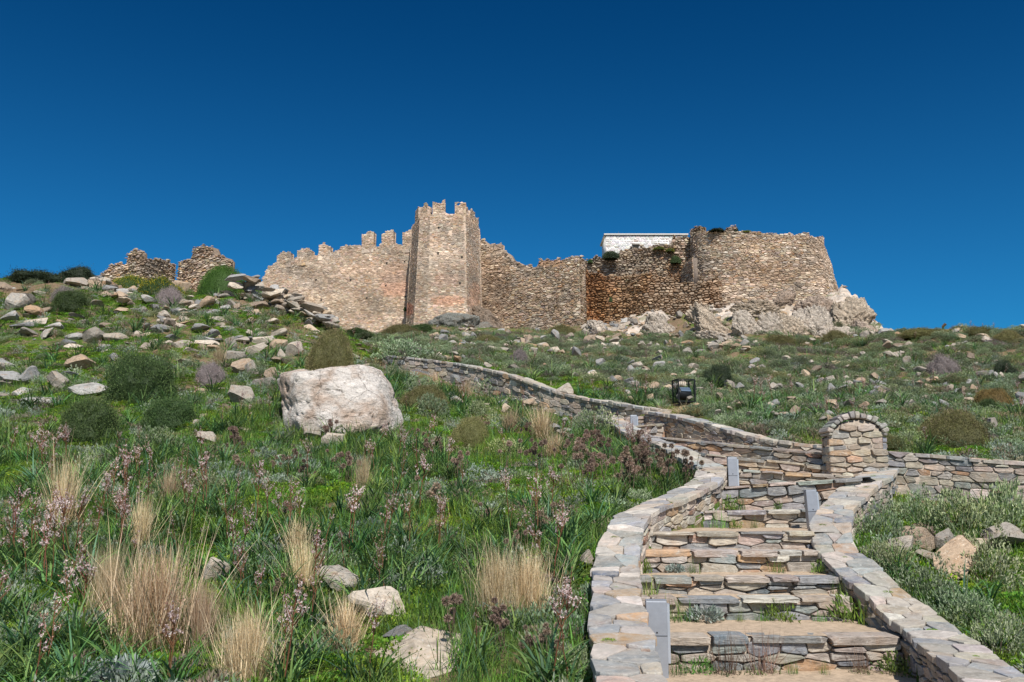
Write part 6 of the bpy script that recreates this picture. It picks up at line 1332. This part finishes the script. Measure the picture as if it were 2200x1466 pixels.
# sage and heather over the right slope: nearest as things, rest as a mass
X, Y = pts_world(5200, -0.17, 0.62, 17.5, 63, 1.9); k = free(X, Y, 0.6); X, Y = X[k], Y[k]; P_ = spread(X, Y, -0.03); px, py = prj(X, Y, P_[:, 2]); den = fbm(X*0.4, Y*0.4, 0, 75, 3)
k = ((px > 1330) | (Y > 26.5)) & (px > 770) & (RNG.random(len(X)) < np.clip(0.75+0.8*den, 0.2, 1)) & ~((px > 1250) & (Y > 57) & (RNG.random(len(X)) < 0.6)); X, Y, P_, px, py = X[k], Y[k], P_[k], px[k], py[k]
o_ = np.argsort(Y); n = len(o_)
SAGE2 = MESH['sage']+[m_sage(170+i, 360, 0.3, c, 0.05, 0.014, 0.6).mesh('heath_bush', M['sage'], False) for i, c in enumerate(([(0.20,0.16,0.14),(0.14,0.12,0.09),(0.26,0.21,0.19)], [(0.10,0.13,0.05),(0.14,0.15,0.07),(0.19,0.17,0.10)], [(0.09,0.12,0.06),(0.13,0.16,0.09),(0.16,0.18,0.12)]))]
KN = ['grey green sage bush']*4+['pinkish brown heath','olive green heath','dull green heath']
SZ = lambda q: 'wide ' if q > 0.8 else '' if q > 0.55 else 'small '
def sw(x, y):
    row = 'high' if y < 780 else 'half way up' if y < 850 else 'low'
    col = 'below the tower' if x < 1100 else 'below the rubble wall' if x < 1300 else 'above the floodlight cage' if x < 1600 and y < 850 else 'left of the arched pillar' if x < 1780 and y > 850 else 'below the bastion' if x < 1900 and y < 850 else 'behind the arched pillar' if x < 1950 else 'near the right edge'
    return row+' on the right slope, '+col
vi = np.where(RNG.random(n) < 0.58, RNG.integers(0, 4, n), RNG.integers(4, 7, n)); ss = RNG.uniform(0.35, 0.9, n)*(0.85+0.008*Y)
o_ = np.array([i for i in o_ if px[i] < 2260]); inn = [i for i in o_ if py[i] > 0][:190]
for i in inn: later(put('scrub_bush', SAGE2[vi[i]], P_[i], (ss[i], ss[i], ss[i]*RNG.uniform(0.65, 0.95)), None, None), SZ(ss[i])+KN[vi[i]], 'bush', 'scrub bushes on the right slope', px[i], py[i]-ss[i]*0.3*F/Y[i])
r_ = np.array([i for i in o_ if i not in set(inn)]); mk('scrub', X[r_], Y[r_], ss[r_], SAGE2, vi[r_], zs=0.8, label='dense low scrub covering the far right slope up to the castle', cat='scrub')
# scrub on the left slope and ridge
X, Y = pts_world(290, -0.56, -0.18, 20, 37.5, 1.8); P_ = spread(X, Y, -0.03); px, py = prj(X, Y, P_[:, 2]); k = (px < 740) & free(X, Y); n = k.sum(); X, Y, P_, px, py = X[k], Y[k], P_[k], px[k], py[k]; vi = RNG.integers(0, 7, n)
for i in range(min(n, 108)): s = RNG.uniform(0.3, 0.8); later(put('scrub_bush', SAGE2[vi[i]], P_[i], (s, s, s*0.8), None, None), SZ(s+0.15)+KN[vi[i]], 'bush', 'scrub bushes on the left slope', px[i], py[i])
# brown seed heads
X, Y = pts_world(60, -0.30, 0.16, 7, 19, 1.6); k = free(X, Y, 0.6); X, Y = X[k], Y[k]; P_ = spread(X, Y); px, py = prj(X, Y, P_[:, 2]); w_ = np.where((px > 980) | (Y > 15), 0.9, 0.35); k = RNG.random(len(X)) < w_
for i in np.nonzero(k & (px > 0) & (py < 1480))[0]: s = RNG.uniform(0.8, 1.3); later(put('dried_seed_heads', MESH['heads'][int(RNG.integers(4))], P_[i], s, None, None), 'brown dried seed heads', 'dried flowers', 'dried brown seed heads', px[i], py[i])
for j in range(34):
    p = hit(RNG.uniform(1060, 1255) if j < 7 else RNG.uniform(1240, 1480), RNG.uniform(1340, 1466) if j < 7 else RNG.uniform(985, 1060))
    if free(np.array([p[0]]), np.array([p[1]]))[0]: qx, qy = proj(p); later(put('dried_seed_heads', MESH['heads'][int(RNG.integers(4))], p, RNG.uniform(0.6, 0.95)*(1 if j < 7 else 1.5), None, None), 'brown dried seed heads', 'dried flowers', 'dried brown seed heads', qx[0], qy[0])
finish_labels()
